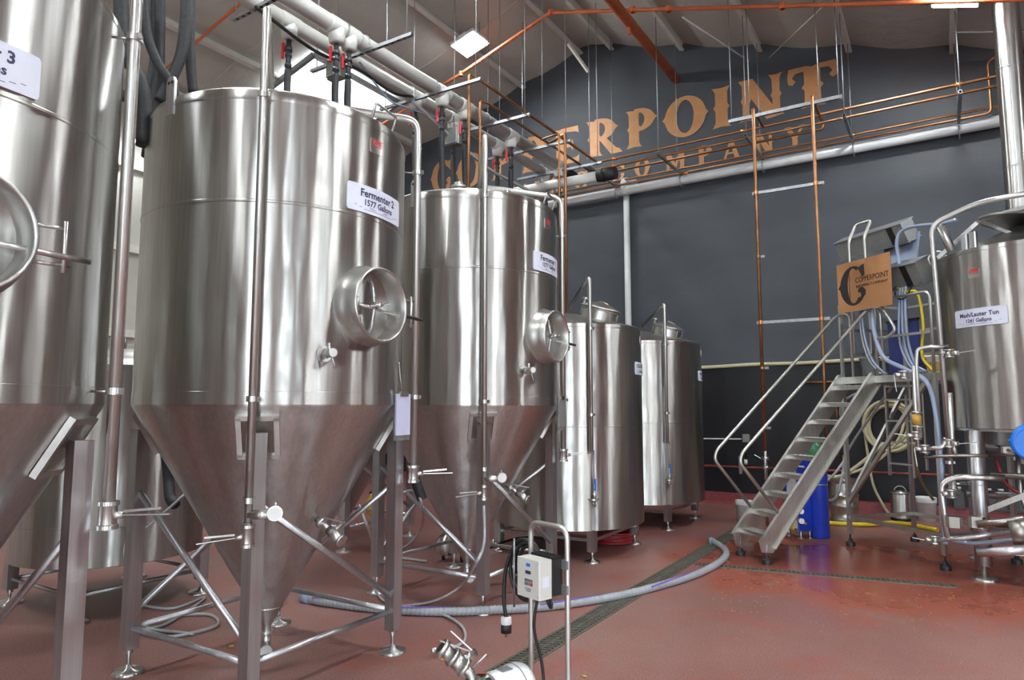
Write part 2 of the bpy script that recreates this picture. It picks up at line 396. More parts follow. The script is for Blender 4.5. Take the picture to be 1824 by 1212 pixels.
def rod(parent, a, b, r=.008, name='brace_rod', mat='galv'): return MB().cyl(a, b, r, 6).build(name, mat, parent)
# sag rods and flange braces near the wall
for (a_, b_) in (((1215, 30), (1325, 103)), ((1465, 12), (1370, 103))):
    rod(ceiling, at_y(*a_, 12.6), at_y(*b_, 13.9), .016, mat='purlin')
MB().beam(at_y(1012, 78, 13.2), at_y(1048, 128, 13.6), .07, .05).build('flange_brace', 'purlin', ceiling)
for (x0, x1) in ((0.46, 2.1), (2.1, 3.8)): rod(ceiling, (x0, 13.0, roof_z(x0)-.35), (x1, 13.0, roof_z(x1)-.35), .02)
for yy in (2.2, 5.4, 8.6, 11.8):      # seams between insulation blankets
    m = MB()
    for p, q in zip(lines, lines[1:]):
        pts = [(p+(q-p)*k/6, yy, roof_z(p+(q-p)*k/6)-sag(p+(q-p)*k/6)+.095) for k in range(7)]; m.sweep(pts, .012, 5)
    m.build('insulation_seam', 'ceiling', ceiling)
# roof light
m = MB(); y0, y1, x0, x1 = 9.5, 12.2, -12.75, -10.85
m.add([(x, y, roof_z(x)-.16+dz) for dz in (0, .03) for x, y in ((x0, y0), (x1, y0), (x1, y1), (x0, y1))], [(3, 2, 1, 0), (4, 5, 6, 7), (0, 1, 5, 4), (1, 2, 6, 5), (2, 3, 7, 6), (3, 0, 4, 7)])
wn = struct(m.build('window_1', 'skyglass'), 'bright translucent roof light in the left slope')
fr = MB()
for a_, b_ in (((x0, y0), (x1, y0)), ((x1, y0), (x1, y1)), ((x1, y1), (x0, y1)), ((x0, y1), (x0, y0))):
    fr.beam((a_[0], a_[1], roof_z(a_[0])-.15), (b_[0], b_[1], roof_z(b_[0])-.15), .08, .1)
fr.build('window_frame', 'galv', wn)

# --------------------------------------------------- lettering drawn as heavy western capitals
def band(cx, cy, rx, ry, ix, iy, a0, a1, n=28, spur=(), amp=.16, w=9):
    """strip between two ellipses with small points at the angles in spur"""
    q = []
    for k in range(n+1):
        a = a0+(a1-a0)*k/n; e = 1+sum(amp*max(0, 1-abs((a-s+180) % 360-180)/w) for s in spur); c, s_ = math.cos(R(a)), math.sin(R(a))
        q.append(((cx+rx*e*c, cy+ry*s_), (cx+ix*c, cy+iy*s_)))
    return [[q[k][0], q[k+1][0], q[k+1][1], q[k][1]] for k in range(n)]
def stem(x0, x1, y0=0., y1=1., s=.09, spur=.05):
    m_ = (y0+y1)/2; c = (x0+x1)/2; h = y1-y0; k = min(.13, .2*h)
    l = [(x0-s, y0), (x0-s*.55, y0+.035), (x0-.005, y0+k), (x0, m_-.08*h), (x0-spur, m_), (x0, m_+.08*h), (x0-.005, y1-k), (x0-s*.55, y1-.035), (x0-s, y1)]
    r = [(x1+s, y1), (x1+s*.55, y1-.035), (x1+.005, y1-k), (x1, m_+.08*h), (x1+spur, m_), (x1, m_-.08*h), (x1+.005, y0+k), (x1+s*.55, y0+.035), (x1+s, y0)]
    return [l+[(c, y1-.025)]+r+[(c, y0+.025)]]
def arm(x0, x1, y, t, up):   # short arm with a wedge serif; up: +1 grows upward at the tip
    return [[(x0, y), (x1, y), (x1+.02, y+up*.20), (x1-.07, y+up*(t+.05)), (x0, y+up*t)]]
def glyph(ch):
    if ch == 'C': return band(.52, .5, .50, .52, .23, .42, 42, 322, 34, (180,), .14)+[[(.70, .93), (.95, 1.0), (.97, .62), (.90, .62), (.74, .80)], [(.78, .13), (.97, .30), (.95, .40), (.80, .46), (.68, .36), (.76, .30), (.72, .18)]]
    if ch == 'G': return band(.52, .5, .50, .52, .23, .42, 42, 322, 34, (180,), .14)+[[(.70, .93), (.95, 1.0), (.97, .66), (.90, .66), (.74, .80)]]+stem(.72, .92, .02, .48, .07, .0)
    if ch == 'O': return band(.5, .5, .48, .52, .2, .42, 0, 360, 44, (0, 180), .13)
    if ch == 'P': return stem(.14, .42)+band(.40, .71, .46, .30, .18, .20, -92, 92, 22, (0,), .16, 12)+[[(.3, .41), (.41, .41), (.41, .51), (.3, .51)], [(.3, .91), (.41, .91), (.41, 1.01), (.3, 1.01)]]
    if ch == 'R': return glyph('P')+[[(.40, .50), (.60, .47), (.86, .16), (.97, .10), (1.04, -.0), (.74, -.01), (.66, .10), (.42, .44)]]
    if ch == 'B': return stem(.14, .40)+band(.40, .74, .40, .27, .17, .17, -92, 92, 18, (0,), .12, 12)+band(.40, .27, .48, .28, .2, .17, -92, 92, 18, (0,), .12, 12)
    if ch == 'E': return stem(.14, .42)+arm(.3, .92, 1.0, .10, -1)+arm(.3, .94, 0., .10, 1)+[[(.4, .45), (.66, .45), (.72, .34), (.76, .5), (.72, .66), (.66, .55), (.4, .55)]]
    if ch == 'I': return stem(.22, .78, s=.17, spur=.1)
    if ch == 'N': return stem(.10, .26, spur=.04)+stem(.76, .92, spur=.04)+[[(.02, 1.0), (.34, 1.0), (.92, .0), (.62, -.04)]]
    if ch == 'T': return stem(.34, .66, 0, .96, spur=.06)+[[(.02, .62), (.10, .58), (.17, .66), (.10, .74), (.17, .84), (.36, .86), (.64, .86), (.83, .84), (.90, .74), (.83, .66), (.90, .58), (.98, .62), (1.0, .78), (.97, .97), (.62, .97), (.50, .93), (.38, .97), (.03, .97), (.0, .78)]]
    if ch == 'M': return stem(.08, .22, spur=.03)+stem(.74, .94, spur=.03)+[[(.05, 1), (.26, 1), (.54, .30), (.48, .08)], [(.95, 1), (.74, 1), (.48, .30), (.48, .08), (.54, .12)]]
    if ch == 'A': return [[(.40, 1.0), (.58, 1.0), (.92, .10), (1.0, 0), (.62, 0), (.66, .10), (.60, .27), (.52, .55), (.46, .72), (.20, .10), (.28, 0), (-.02, 0), (.06, .10)], [(.26, .27), (.62, .27), (.62, .36), (.30, .36)]]
    if ch == 'Y': return stem(.36, .62, 0, .5, spur=.04)+[[(-.04, 1), (.34, 1), (.30, .92), (.50, .58), (.60, .48), (.60, .40), (.37, .40)], [(1.04, 1), (.72, 1), (.78, .92), (.56, .52), (.50, .42), (.62, .44)]]
    if ch == 'W': return [[(-.04, 1), (.26, 1), (.24, .92), (.36, .40), (.30, 0), (.22, 0), (.03, .92)], [(.24, 0), (.34, 0), (.58, 1), (.46, 1)], [(.40, 1), (.66, 1), (.76, .40), (.70, 0), (.62, 0), (.44, .92)], [(.62, 0), (.72, 0), (.98, .92), (1.04, 1), (.80, 1), (.88, .92)]]
    return []
def letter_mb(ch, x, z, w, h, y):
    m = MB()
    for i_, p in enumerate(glyph(ch)):
        ar = sum(p[i][0]*p[(i+1) % len(p)][1]-p[(i+1) % len(p)][0]*p[i][1] for i in range(len(p)))
        if ar < 0: p = p[::-1]
        m.add([(x+q[0]*w, y-.0004*i_, z+q[1]*h) for q in p], [tuple(range(len(p)))])
    return m
big = [('C', -11.6, -10.85), ('O', -10.73, -9.85), ('P', -9.66, -8.86), ('P', -8.76, -7.92), ('E', -7.82, -7.06), ('R', -6.96, -6.02), ('P', -5.94, -5.08), ('O', -4.98, -4.02), ('I', -3.94, -3.48), ('N', -3.36, -2.45), ('T', -2.37, -1.43)]
for ch, a_, b_ in big:
    z = 7.72+.022*(a_+11.5)
    letter_mb(ch, a_, z, b_-a_, .90, WALL_Y-.006).build('painted_letter', 'copperpaint', wall_back)
small = [('B', -11.0), ('R', -10.3), ('E', -9.65), ('W', -9.05), ('I', -8.35), ('N', -7.9), ('G', -7.24), ('C', -6.30), ('O', -5.70), ('M', -4.98), ('P', -4.27), ('A', -3.71), ('N', -3.05), ('Y', -2.45)]
for ch, a_ in small:
    w = {'I': .18, 'M': .46, 'W': .48}.get(ch, .37)
    letter_mb(ch, a_, 7.13+.013*(a_+6), w, .42, WALL_Y-.006).build('painted_letter', 'copperpaint', wall_back)

# ------------------------------------------------------------------ ceiling lights
MAT['lamp'].node_tree.nodes['Principled BSDF'].inputs['Emission Strength'].default_value = LRAD
def ceiling_light(x, y, label):
    s = SL if x < RIDGE_X else -SR; T = Matrix.Rotation(-math.atan(s), 3, 'Y'); z = roof_z(x)-.42
    t = thing('ceiling_light', label, 'light', (x, y, z), 0, 'square panel lights under the roof')
    MB().box((0, 0, .05), (.62, .62, .07), m=T).box(T @ Vector((.0, 0, .12)), (.2, .5, .08), m=T).build('housing', 'white', t)
    MB().box(T @ Vector((0, 0, .008)), (.58, .58, .012), m=T).build('diffuser', 'lamp', t)
    for dx in (-.25, .25): MB().cyl((dx, 0, .08), (dx, 0, .45), .008, 6).build('hanger_rod', 'galv', t)
ceiling_light(-8.31, 11.58, 'square white panel light hanging in front of the black gable, left of the lettering')
ceiling_light(.46, 11.75, 'panel light at the top edge above the exhaust stack')
for (x, y, w_) in ((-8.31, 5.6, 'over the second tank row'), (-8.31, -.4, 'nearest the end wall on the left'), (-3.6, 5.6, 'above the middle fermenter'), (-3.6, -1.5, 'above and behind the camera'),
                   (.46, 5.0, 'over the open floor'), (.46, -3.2, 'behind the camera on the right'), (5.6, 9.6, 'beyond the mash tun'), (5.6, 2.0, 'by the right wall')):
    ceiling_light(x, y, 'square white panel light '+w_)
m = thing('wall_light', 'small bright round lamp far back in the gap between the tanks', 'light', tuple(at_x(248, 250, -13.9)))
MB().lathe([(0, 0), (.13, 0), None, (.13, .16), None, (.05, .22), (0, .22)], 16).build('lamp_body', 'white', m)
MB().lathe([(0, -.05), (.08, -.045), (.12, 0), (0, 0)], 16).build('lamp_globe', 'lamp', m)
MB().cyl((0, 0, .2), (-.5, 0, .3), .02).build('bracket', 'galv', m)
# ------------------------------------------------------------------ tanks
def pol(r, a, z): return Vector((r*math.cos(R(a)), r*math.sin(R(a)), z))
def rotz(a): return Matrix.Rotation(R(a), 3, 'Z')
def clamp(parent, p, r, to=None, name='pipe_clamp'):
    p = Vector(p); m = MB().lathe([(r, -.018), (r+.012, -.018), None, (r+.012, .018), None, (r, .018)], 14, p)
    m.box(p+Vector((r+.015, 0, 0)), (.03, .02, .03))
    if to is not None: m.cyl(p, to, .007, 6)
    return m.build(name, 'tube', parent)
def butterfly(parent, p, r, hdir, hl=.16, name='butterfly_valve'):
    """disc valve on a vertical pipe: two ferrules, body, bonnet and a flat lever"""
    p = Vector(p); h = Vector(hdir).normalized(); q = p+h*(r+.05)
    v = MB().lathe([(r, .07), (r+.02, .07), None, (r+.02, .05), None, (r+.012, .045), (r+.012, -.045), None, (r+.02, -.05), None, (r+.02, -.07), None, (r, -.07)], 16, p)
    v.cyl(p, q, .018, 10); b = v.build(name, 'tube', parent)
    l = MB().beam(q-h*.01, q+h*hl, .026, .006).beam(q+Vector((0, 0, .018)), q+h*hl*.8+Vector((0, 0, .03)), .012, .012)
    l.build('lever', 'tube', b)
    return b
def leg_with_foot(t, x, y, z0, z1, w=.095, name='leg', disc=.11):
    l = MB().bbox((x-w/2, y-w/2, z0), (x+w/2, y+w/2, z1)).build(name, 'leg', t)
    f = MB().lathe([(0, 0), (disc, 0), None, (disc, .012), (disc*.9, .02), None, (.03, .03), (.022, .06), (0, .06)], 22, (x, y, 0)).cyl((x, y, .05), (x, y, z0+.02), .014, 8).lathe([(0, 0), (.028, 0), None, (.028, .025), None, (0, .025)], 6, (x, y, z0-.03))
    f.build('foot', 'tube', l); return l
def label_plate(t, rad, ang, z, w, h, lines, badge=None):
    """curved engraved plate: lines = [(text, size, dz)]"""
    g = grid_plate(w, h, z, rad, ang); pl = g.build('label_plate', 'label', t, 'white name plate with dark lettering')
    for txt, sz, dz in lines:
        s = shift(text_mb(txt, sz, sz*.028), 0, .011, z+dz); s.bend(rad).xf(rotz(ang)); s.build('lettering', 'ink', pl)
    fine = MB()
    if h > .15:
        for i in range(3):
            ww = w*(.8-.14*i); fine.add([(x, .0105, z-h*.5+.045-i*.011+d) for d in (0, .003) for x in (-ww/2, -ww/6, ww/6, ww/2)], [(0, 1, 5, 4), (1, 2, 6, 5), (2, 3, 7, 6)])
        fine.bend(rad).xf(rotz(ang)).build('small_print', 'ink', pl)
    return pl
def grid_plate(w, h, z, rad, ang, n=14, th=.009):
    m = MB(); c = .02
    def hz(x): return h/2-(c-math.sqrt(max(0, c*c-max(0, abs(x)-(w/2-c))**2)))
    X = [-w/2+w*k/n for k in range(n+1)]; X = sorted(set(X+[-w/2+.006, -w/2+.014, w/2-.014, w/2-.006]))
    k = len(X)
    m.add([(x, th, z-hz(x)) for x in X]+[(x, th, z+hz(x)) for x in X], [(i, i+1, k+i+1, k+i) for i in range(k-1)])
    m.add([(x, y, z+s*hz(x)) for s in (-1, 1) for y in (-.003, th) for x in X], [((i, i+1, k+i+1, k+i)) for i in range(k-1)]+[(2*k+i, 3*k+i, 3*k+i+1, 2*k+i+1) for i in range(k-1)])
    for x in (-w/2, w/2): m.add([(x, -.003, z-hz(x)), (x, th, z-hz(x)), (x, th, z+hz(x)), (x, -.003, z+hz(x))], [(0, 1, 2, 3)])
    return m.bend(rad).xf(rotz(ang))
def badge(t, rad, ang, z, s=1.0):
    b = grid_plate(.14*s, .12*s, z, rad, ang, 4, .004).build('badge', 'tube', t, 'small steel maker badge with red logo')
    d = shift(text_mb('DME', .058*s, .0016, .35), 0, .0065, z+.01*s).bend(rad).xf(rotz(ang)); d.build('badge_lettering', 'redlogo', b)
    MB().add([(x, .006, zz) for zz in (z-.008*s, z-.001*s) for x in (-.055*s, 0, .055*s)], [(0, 1, 4, 3), (1, 2, 5, 4)]).bend(rad).xf(rotz(ang)).build('badge_stripe', 'redlogo', b)
    return b
def manway(t, z, door='dome'):
    """round side manway on +X: flared collar, dished door, yoke bar, screw handle, hinge"""
    c = (0, 0, z)
    col = MB().lathe([(.30, .93), (.30, .99), (.285, 1.02), (.27, 1.07), (.272, 1.13), (.262, 1.142), (.250, 1.13), (.245, 1.0), (.24, .96)], 44, c, AX['X'])
    col = col.build('manway_collar', 'dome', t)
    dr = MB().lathe([(.0, .985), (.10, .982), (.2, .965), (.236, .95)], 40, c, AX['X']).torus((.955, 0, z), .232, .012, AX['X'], 36, 8)
    dr = dr.build('manway_door', door, col)
    y = MB().sweep([(.97, 0, z-.235), (1.03, 0, z-.16), (1.06, 0, z), (1.03, 0, z+.16), (.97, 0, z+.235)], .016, 8)
    y.build('yoke_bar', 'leg', col)
    h = MB().cyl((.99, 0, z), (1.13, 0, z), .017, 10).cyl((1.11, -.10, z-.02), (1.11, .10, z+.025), .009, 8).lathe([(0, 0), (.03, 0), None, (.03, .03), None, (0, .03)], 6, (1.05, 0, z), AX['X'])
    h.build('screw_handle', 'tube', col)
    g = MB().pipe([(1.03, -.16, z+.0), (1.05, .16, z-.03), (1.09, .50, z-.055)], .014, .03).cyl((1.04, -.16, z-.05), (1.04, -.16, z+.05), .018, 10).torus((1.0, -.205, z), .06, .007, AX['X'] @ Matrix.Diagonal((.35, 1.2, 1)), 18, 6)
    g.build('door_arm', 'tube', col)
    hi = MB()
    for dz in (-.085, .085): hi.cyl((1.05, .255, z+dz), (1.06, .43, z+dz), .009, 8)
    hi.cyl((1.06, .40, z-.12), (1.06, .40, z+.12), .012, 8).build('hinge', 'tube', col)
def sample_valve(t, rad, ang, z, parentname='sample_valve'):
    d = pol(1, ang, 0); p = pol(rad, ang, z)
    v = MB().cyl(p-d*.02, p+d*.02, .055, 18).cyl(p, p+d*.13, .024, 12).cyl(p+d*.06, p+d*.085, .036, 14).cyl(p+d*.12, p+d*.17, .03, 12)
    v.cyl(p+d*.1+Vector((0, 0, .0)), p+d*.1+Vector((0, 0, .07)), .012, 8).cyl(p+d*.12, p+d*.14+pol(.03, ang+90, -.10), .008, 8)
    return v.build(parentname, 'tube', t)
def fermenter(cx, cy, label, plate, front=True, la=5, door='dome'):
    t = thing('fermenter_tank', label, 'tank', (cx, cy, 0), 0, 'conical fermenters')
    r = 1.0
    j = MB().lathe([(r-.004, 1.955), (r, 1.965), None, (r, 2.05), None, (r-.002, 2.052), None, (r-.002, 3.322), None, (r+.0025, 3.328), None, (r+.0025, 3.34), None, (r-.002, 3.346), None, (r-.002, 4.04), None, (r+.002, 4.045), (r-.004, 4.085), (r-.03, 4.125)], 96)
    j.build('jacket', 'jacket', t)
    MB().lathe([(r-.03, 4.125), (r-.075, 4.155), (r-.2, 4.19), (r-.5, 4.24), (.2, 4.27), (0, 4.275)], 72).build('dome', 'dome', t)
    MB().lathe([(r-.004, 1.955), (r-.02, 1.925), None, (.115, .42), None, (.118, .41), (.105, .40), None, (.032, .27), (.032, .2)], 96).build('cone', 'cone', t)
    L = .68; w = .095
    corners = [(-L, -L), (L, -L), (L, L), (-L, L)]
    for k, (x, y) in enumerate(corners):
        leg_with_foot(t, x, y, .17, 1.78)
        a = math.degrees(math.atan2(y, x)); T = rotz(a) @ Matrix.Rotation(R(30), 3, 'Y')
        pd = MB(); c0 = pol(.892, a, 1.75)
        for (dy, dz, sy, sz) in ((0, .15, .27, .035), (0, -.15, .27, .035), (-.12, 0, .035, .3), (.12, 0, .035, .3)): pd.box(c0+T @ Vector((.0, dy, dz)), (.035, sy, sz), m=T)
        pad = pd.build('leg_pad', 'tube', t); MB().box(c0+T @ Vector((-.004, 0, 0)), (.012, .22, .28), m=T).build('pad_plate', 'darksteel', pad)
        x2, y2 = corners[(k+1) % 4]; A = Vector((x, y, 0)); Bv = Vector((x2, y2, 0))
        out = ((A+Bv)/2).normalized()*.0
        MB().cyl(A+Vector((0, 0, .32))+out, Bv+Vector((0, 0, .32))+out, .022, 10).build('lower_brace', 'leg', t)
        MB().cyl(A+Vector((0, 0, 1.33)), Bv+Vector((0, 0, .42)), .024, 10).build('diagonal_brace', 'leg', t)
    # cone outlet valve
    o_ = MB().cyl((0, 0, .22), (0, 0, .1), .034, 12).lathe([(.03, 0), (.055, 0), None, (.055, .02), None, (.03, .02)], 16, (0, 0, .215)).cyl((-.02, .02, .14), (.1, -.08, .12), .03, 12).cyl((.09, -.07, .121), (.11, -.088, .119), .045, 14)
    o_.build('outlet_valve', 'tube', t)
    # racking arm on the cone, pointing to +X
    p = Vector((.50, .0, 1.13)); d = Vector((.8, .05, -.45)).normalized()
    k_ = MB().cyl(p-d*.08, p, .075, 18).cyl(p, p+d*.2, .022, 10).cyl(p+d*.06, p+d*.09, .042, 14).cyl(p+d*.16, p+d*.30, .036, 14).cyl(p+d*.29, p+d*.31, .048, 14).cyl(p+d*.2, p+d*.2+Vector((0, .12, .06)), .016, 8).beam(p+d*.1+Vector((0, 0, .05)), p+d*.26+Vector((.02, .06, .10)), .02, .008)
    k_.build('racking_valve', 'tube', t)
    if not front: return t
    manway(t, 2.68, door)
    sample_valve(t, 1.0, -21, 2.31)
    label_plate(t, 1.0, la, 3.465, .62, .205, plate)
    badge(t, 1.0, 3, 3.9, .95)
    # cleaning pipe in front (-45 deg): up over the rim and back down to the dome
    q = lambda rr, z: pol(rr, -46, z)
    pa = MB().pipe([q(1.09, 1.22), q(1.09, 4.66), q(.72, 4.17)], .026, .05, 12).build('cleaning_pipe', 'tube', t)
    clamp(pa, q(1.09, 2.0), .026, q(.99, 2.0)); clamp(pa, q(1.09, 4.03), .026, q(.98, 4.03)); clamp(pa, q(1.09, 1.36), .026)
    MB().beam(q(1.07, 4.55), q(.98, 4.1), .02, .006).build('stay', 'galv', pa)
    tee = MB().cyl(q(1.09, 1.27), q(1.09, 1.27)+Vector((.13, .10, 0)), .03, 12)
    tee.build('tee', 'tube', pa)
    gd = Vector((.80, -.60, 0)); g0 = q(1.09, 1.27)+Vector((.14, .09, .01))
    ga = MB().cyl(g0-gd*.03, g0+gd*.02, .048, 22).cyl(g0, g0+Vector((0, 0, .07)), .01, 8).build('pressure_gauge', 'tube', pa)
    MB().cyl(g0+gd*.0205, g0+gd*.022, .041, 22).build('gauge_dial', 'white', ga)
    butterfly(pa, q(1.09, 1.14), .026, (-.5, -.86, -.08), .22)
    # filling pipe at the right (45 deg): from low valve up and level across to the dome centre
    q2 = lambda rr, z: pol(rr, 45, z)
    pb = MB().pipe([q2(1.11, 1.42), q2(1.11, 4.42), q2(.30, 4.47), q2(.12, 4.47)], .031, .12, 12).build('filling_pipe', 'tube', t)
    clamp(pb, q2(1.11, 2.03), .031, q2(.99, 2.03)); clamp(pb, q2(1.11, 3.95), .031, q2(.99, 3.95))
    butterfly(pb, q2(1.11, 1.40), .031, (.80, .55, .02), .24)
    MB().cyl(q2(.45, 4.2), q2(.45, 4.45), .045, 16).lathe([(.03, 0), (.075, 0), None, (.075, .025), None, (.03, .025)], 18, q2(.45, 4.36)).build('top_fitting', 'tube', t)
    MB().cyl((0, -.2, 4.24), (0, -.2, 4.46), .05, 16).lathe([(.03, 0), (.085, 0), None, (.085, .025), None, (.03, .025)], 18, (0, -.2, 4.40)).build('top_port', 'tube', t)
    # handle on the dome shoulder and lifting lugs
    e = lambda a_, rr, z: pol(rr, a_, z)
    MB().pipe([e(2, .955, 4.10), e(2, 1.0, 4.24), e(19, 1.0, 4.24), e(19, .955, 4.10)], .011, .03, 8).build('shoulder_handle', 'tube', t)
    for a_ in (-88, 92):
        T = rotz(a_); lg = MB()
        pl_ = [(-.045, 3.98), (.045, 3.98), (.045, 4.22), (.03, 4.255), (0, 4.265), (-.03, 4.255), (-.045, 4.22)]
        lg.add([T @ Vector((xx, p_[0], p_[1])) for xx in (.985, 1.005) for p_ in pl_], [tuple(range(6, -1, -1)), tuple(range(7, 14))]+[(i, (i+1) % 7, 7+(i+1) % 7, 7+i) for i in range(7)])
        lo = lg.build('lifting_lug', 'leg', t)
        MB().cyl(T @ Vector((1.004, -.018, 4.215)), T @ Vector((1.0065, -.018, 4.215)), .013, 12).cyl(T @ Vector((1.004, .018, 4.215)), T @ Vector((1.0065, .018, 4.215)), .013, 12).build('lug_hole_shade', 'black', lo)  # flat black discs paint the shade inside the lug holes
    return t
F2 = fermenter(-4.52, 3.66, 'conical steel tank with plate Fermenter 2, largest in full view', [('Fermenter 2', .078, .018), ('1577 Gallons', .062, -.045)])
F1 = fermenter(-4.50, 6.27, 'conical steel tank with plate Fermenter 1, between Fermenter 2 and the liquor tanks', [('Fermenter 1', .078, .018), ('1577 Gallons', .062, -.045)])
F3 = fermenter(-4.47, 1.20, 'conical steel tank cut by the left edge, plate ending in 3', [('Fermenter 3', .078, .018), ('1577 Gallons', .062, -.045)], la=-1, door='rubber'); F3.rotation_euler.z = R(-3)  # black door colour stands for the dark inside of the manway
FB = fermenter(-7.65, 7.55, 'conical steel tank of the second row, glimpsed between Fermenter 2 and Fermenter 1', [], front=False)

def bright_tank(cx, cy, r, z0, z1, label):
    t = thing('bright_tank', label, 'tank', (cx, cy, 0), 0, 'upright tanks of the second row')
    MB().lathe([(r-.03, z0), (r, z0+.01), None, (r, z0+.355), None, (r+.003, z0+.36), None, (r+.003, z0+.372), None, (r, z0+.378), None, (r, z1-.06), None, (r+.004, z1-.05), None, (r, z1)], 80).build('jacket', 'jacket', t)
    MB().lathe([(r, z1), (r-.05, z1+.05), (r-.2, z1+.11), (.2, z1+.2), (0, z1+.21)], 64).build('dome', 'dome', t)
    MB().lathe([(0, z0-.05), (r-.03, z0)], 48).build('underside', 'darksteel', t)
    L = r*.72; cs = [(-L, -L), (L, -L), (L, L), (-L, L)]
    for k, (x, y) in enumerate(cs):
        leg_with_foot(t, x, y, .14, z0+.02, .1, disc=.13)
        x2, y2 = cs[(k+1) % 4]; MB().cyl((x, y, .24), (x2, y2, .24), .02, 8).build('lower_brace', 'leg', t)
    MB().cyl((0, 0, z1+.18), (0, 0, z1+.34), .05, 14).build('top_fitting', 'tube', t); MB().cyl((.2, -.2, z1+.1), (.2, -.2, z1+.3), .035, 12).build('top_fitting', 'tube', t)
    return t
bright_tank(-7.37, 3.97, .87, .47, 2.35, 'upright straight-sided steel tank behind Fermenter 3 and Fermenter 2')
bright_tank(-7.55, 1.2, .87, .47, 2.35, 'straight-sided steel tank hidden mostly behind Fermenter 3')

def liquor_tank(cx, cy, label, plate, grp):
    t = thing('liquor_tank', label, 'tank', (cx, cy, 0), 0, 'flat-bottomed liquor tanks')
    r, z0, z1 = 1.05, .39, 3.03
    MB().lathe([(r-.03, z0), (r, z0+.006), None, (r, 1.69), None, (r+.003, 1.694), None, (r+.003, 1.706), None, (r, 1.71), None, (r, z1-.05), None, (r+.004, z1-.046), None, (r+.004, z1-.006), None, (r-.005, z1)], 88).build('jacket', 'jacket', t)
    MB().lathe([(r-.005, z1), (r-.04, z1+.02), (.12, z1+.25), (0, z1+.26)], 64).build('dome', 'dome', t)
    MB().lathe([(0, z0-.03), (r-.03, z0)], 48).build('underside', 'darksteel', t)
    L = .70; cs = [(-L, -L), (L, -L), (L, L), (-L, L)]
    for k, (x, y) in enumerate(cs):
        leg_with_foot(t, x, y, .13, z0+.02, .1, disc=.10)
        x2, y2 = cs[(k+1) % 4]; MB().beam((x, y, .27), (x2, y2, .27), .04, .04).build('lower_brace', 'leg', t)
    # lidded manhole leaning with the cone of the roof, towards +X -Y
    c = Vector((.50, -.02, z1+.13)); T = Matrix.Rotation(R(16), 3, 'Y')
    mh = MB().lathe([(.245, -.06), (.25, .13), None, (.275, .135), (.275, .15), None, (.25, .155)], 36, c, T).build('manhole_collar', 'dome', t)
    ld = MB().lathe([(.26, .155), (.285, .16), (.27, .18), (.15, .225), (.03, .26), (0, .262)], 36, c, T).build('manhole_lid', 'dome', mh)
    MB().cyl(c+T @ Vector((-.27, 0, .1)), c+T @ Vector((-.27, 0, .26)), .016, 8).lathe([(0, 0), (.05, .0), None, (.05, .025), None, (0, .03)], 8, c+T @ Vector((-.27, 0, .25)), T).cyl(c+T @ Vector((-.04, 0, .27)), c+T @ Vector((.1, 0, .24)), .012, 8).build('lid_screw', 'tube', mh)
    for k in range(6):
        a = k*60+30; v = Vector((.256*math.cos(R(a)), .256*math.sin(R(a)), 0)); MB().cyl(c+T @ (v+Vector((0, 0, .03))), c+T @ (v+Vector((0, 0, .15))), .008, 6).build('lid_bolt', 'tube', mh)
    # spray pipe: low in front, up over the rim and back to the roof
    q = lambda rr, z, a=-47: pol(rr, a, z)
    pa = MB().pipe([q(1.11, 1.38), q(1.11, 3.62), q(.15, 3.36)], .026, .08, 12).build('cleaning_pipe', 'tube', t)
    clamp(pa, q(1.11, 2.95), .026, q(1.04, 2.95)); clamp(pa, q(1.11, 1.85), .026, q(1.04, 1.85))
    MB().beam(q(1.09, 3.55), q(1.03, 3.05), .015, .005).build('stay', 'galv', pa)
    # level tube with blue handled ball valve
    s = MB().cyl(q(1.09, .98, -45), q(1.09, 1.40, -45), .011, 8).build('level_tube', 'clear', t)
    v = MB().cyl(q(1.03, .78, -45), q(1.09, .78, -45), .016, 8).cyl(q(1.09, .73, -45), q(1.09, .98, -45), .016, 8).cyl(q(1.09, .80, -45), q(1.09, .88, -45), .026, 8).torus(q(1.10, .76, -45), .05, .013, AX['X'] @ Matrix.Identity(3), 14, 6, 180, 400)
    v = v.build('ball_valve', 'tube', t); MB().beam(q(1.125, .9, -45), q(1.125, 1.05, -45), .03, .012).build('valve_lever', 'bluebright', v, 'blue valve lever')
    MB().lathe([(.05, 0), (.07, 0), None, (.07, .02), None, (.05, .02)], 14, q(1.05, .78, -45)).build('flange', 'tube', t)
    label_plate(t, r, 12, 2.47, .52, .17, plate)
    badge(t, r, 15, 2.87, 1.0)
    return t
liquor_tank(-4.55, 8.77, 'upright steel tank with plate COLD LIQUOR, next to Fermenter 1', [('COLD LIQUOR', .066, .01), ('1616 Gallons', .05, -.05)], 0)
liquor_tank(-4.52, 11.5, 'upright steel tank with plate HOT LIQUOR, nearest the black wall', [('HOT LIQUOR', .066, .01), ('1616 Gallons', .05, -.05)], 0)

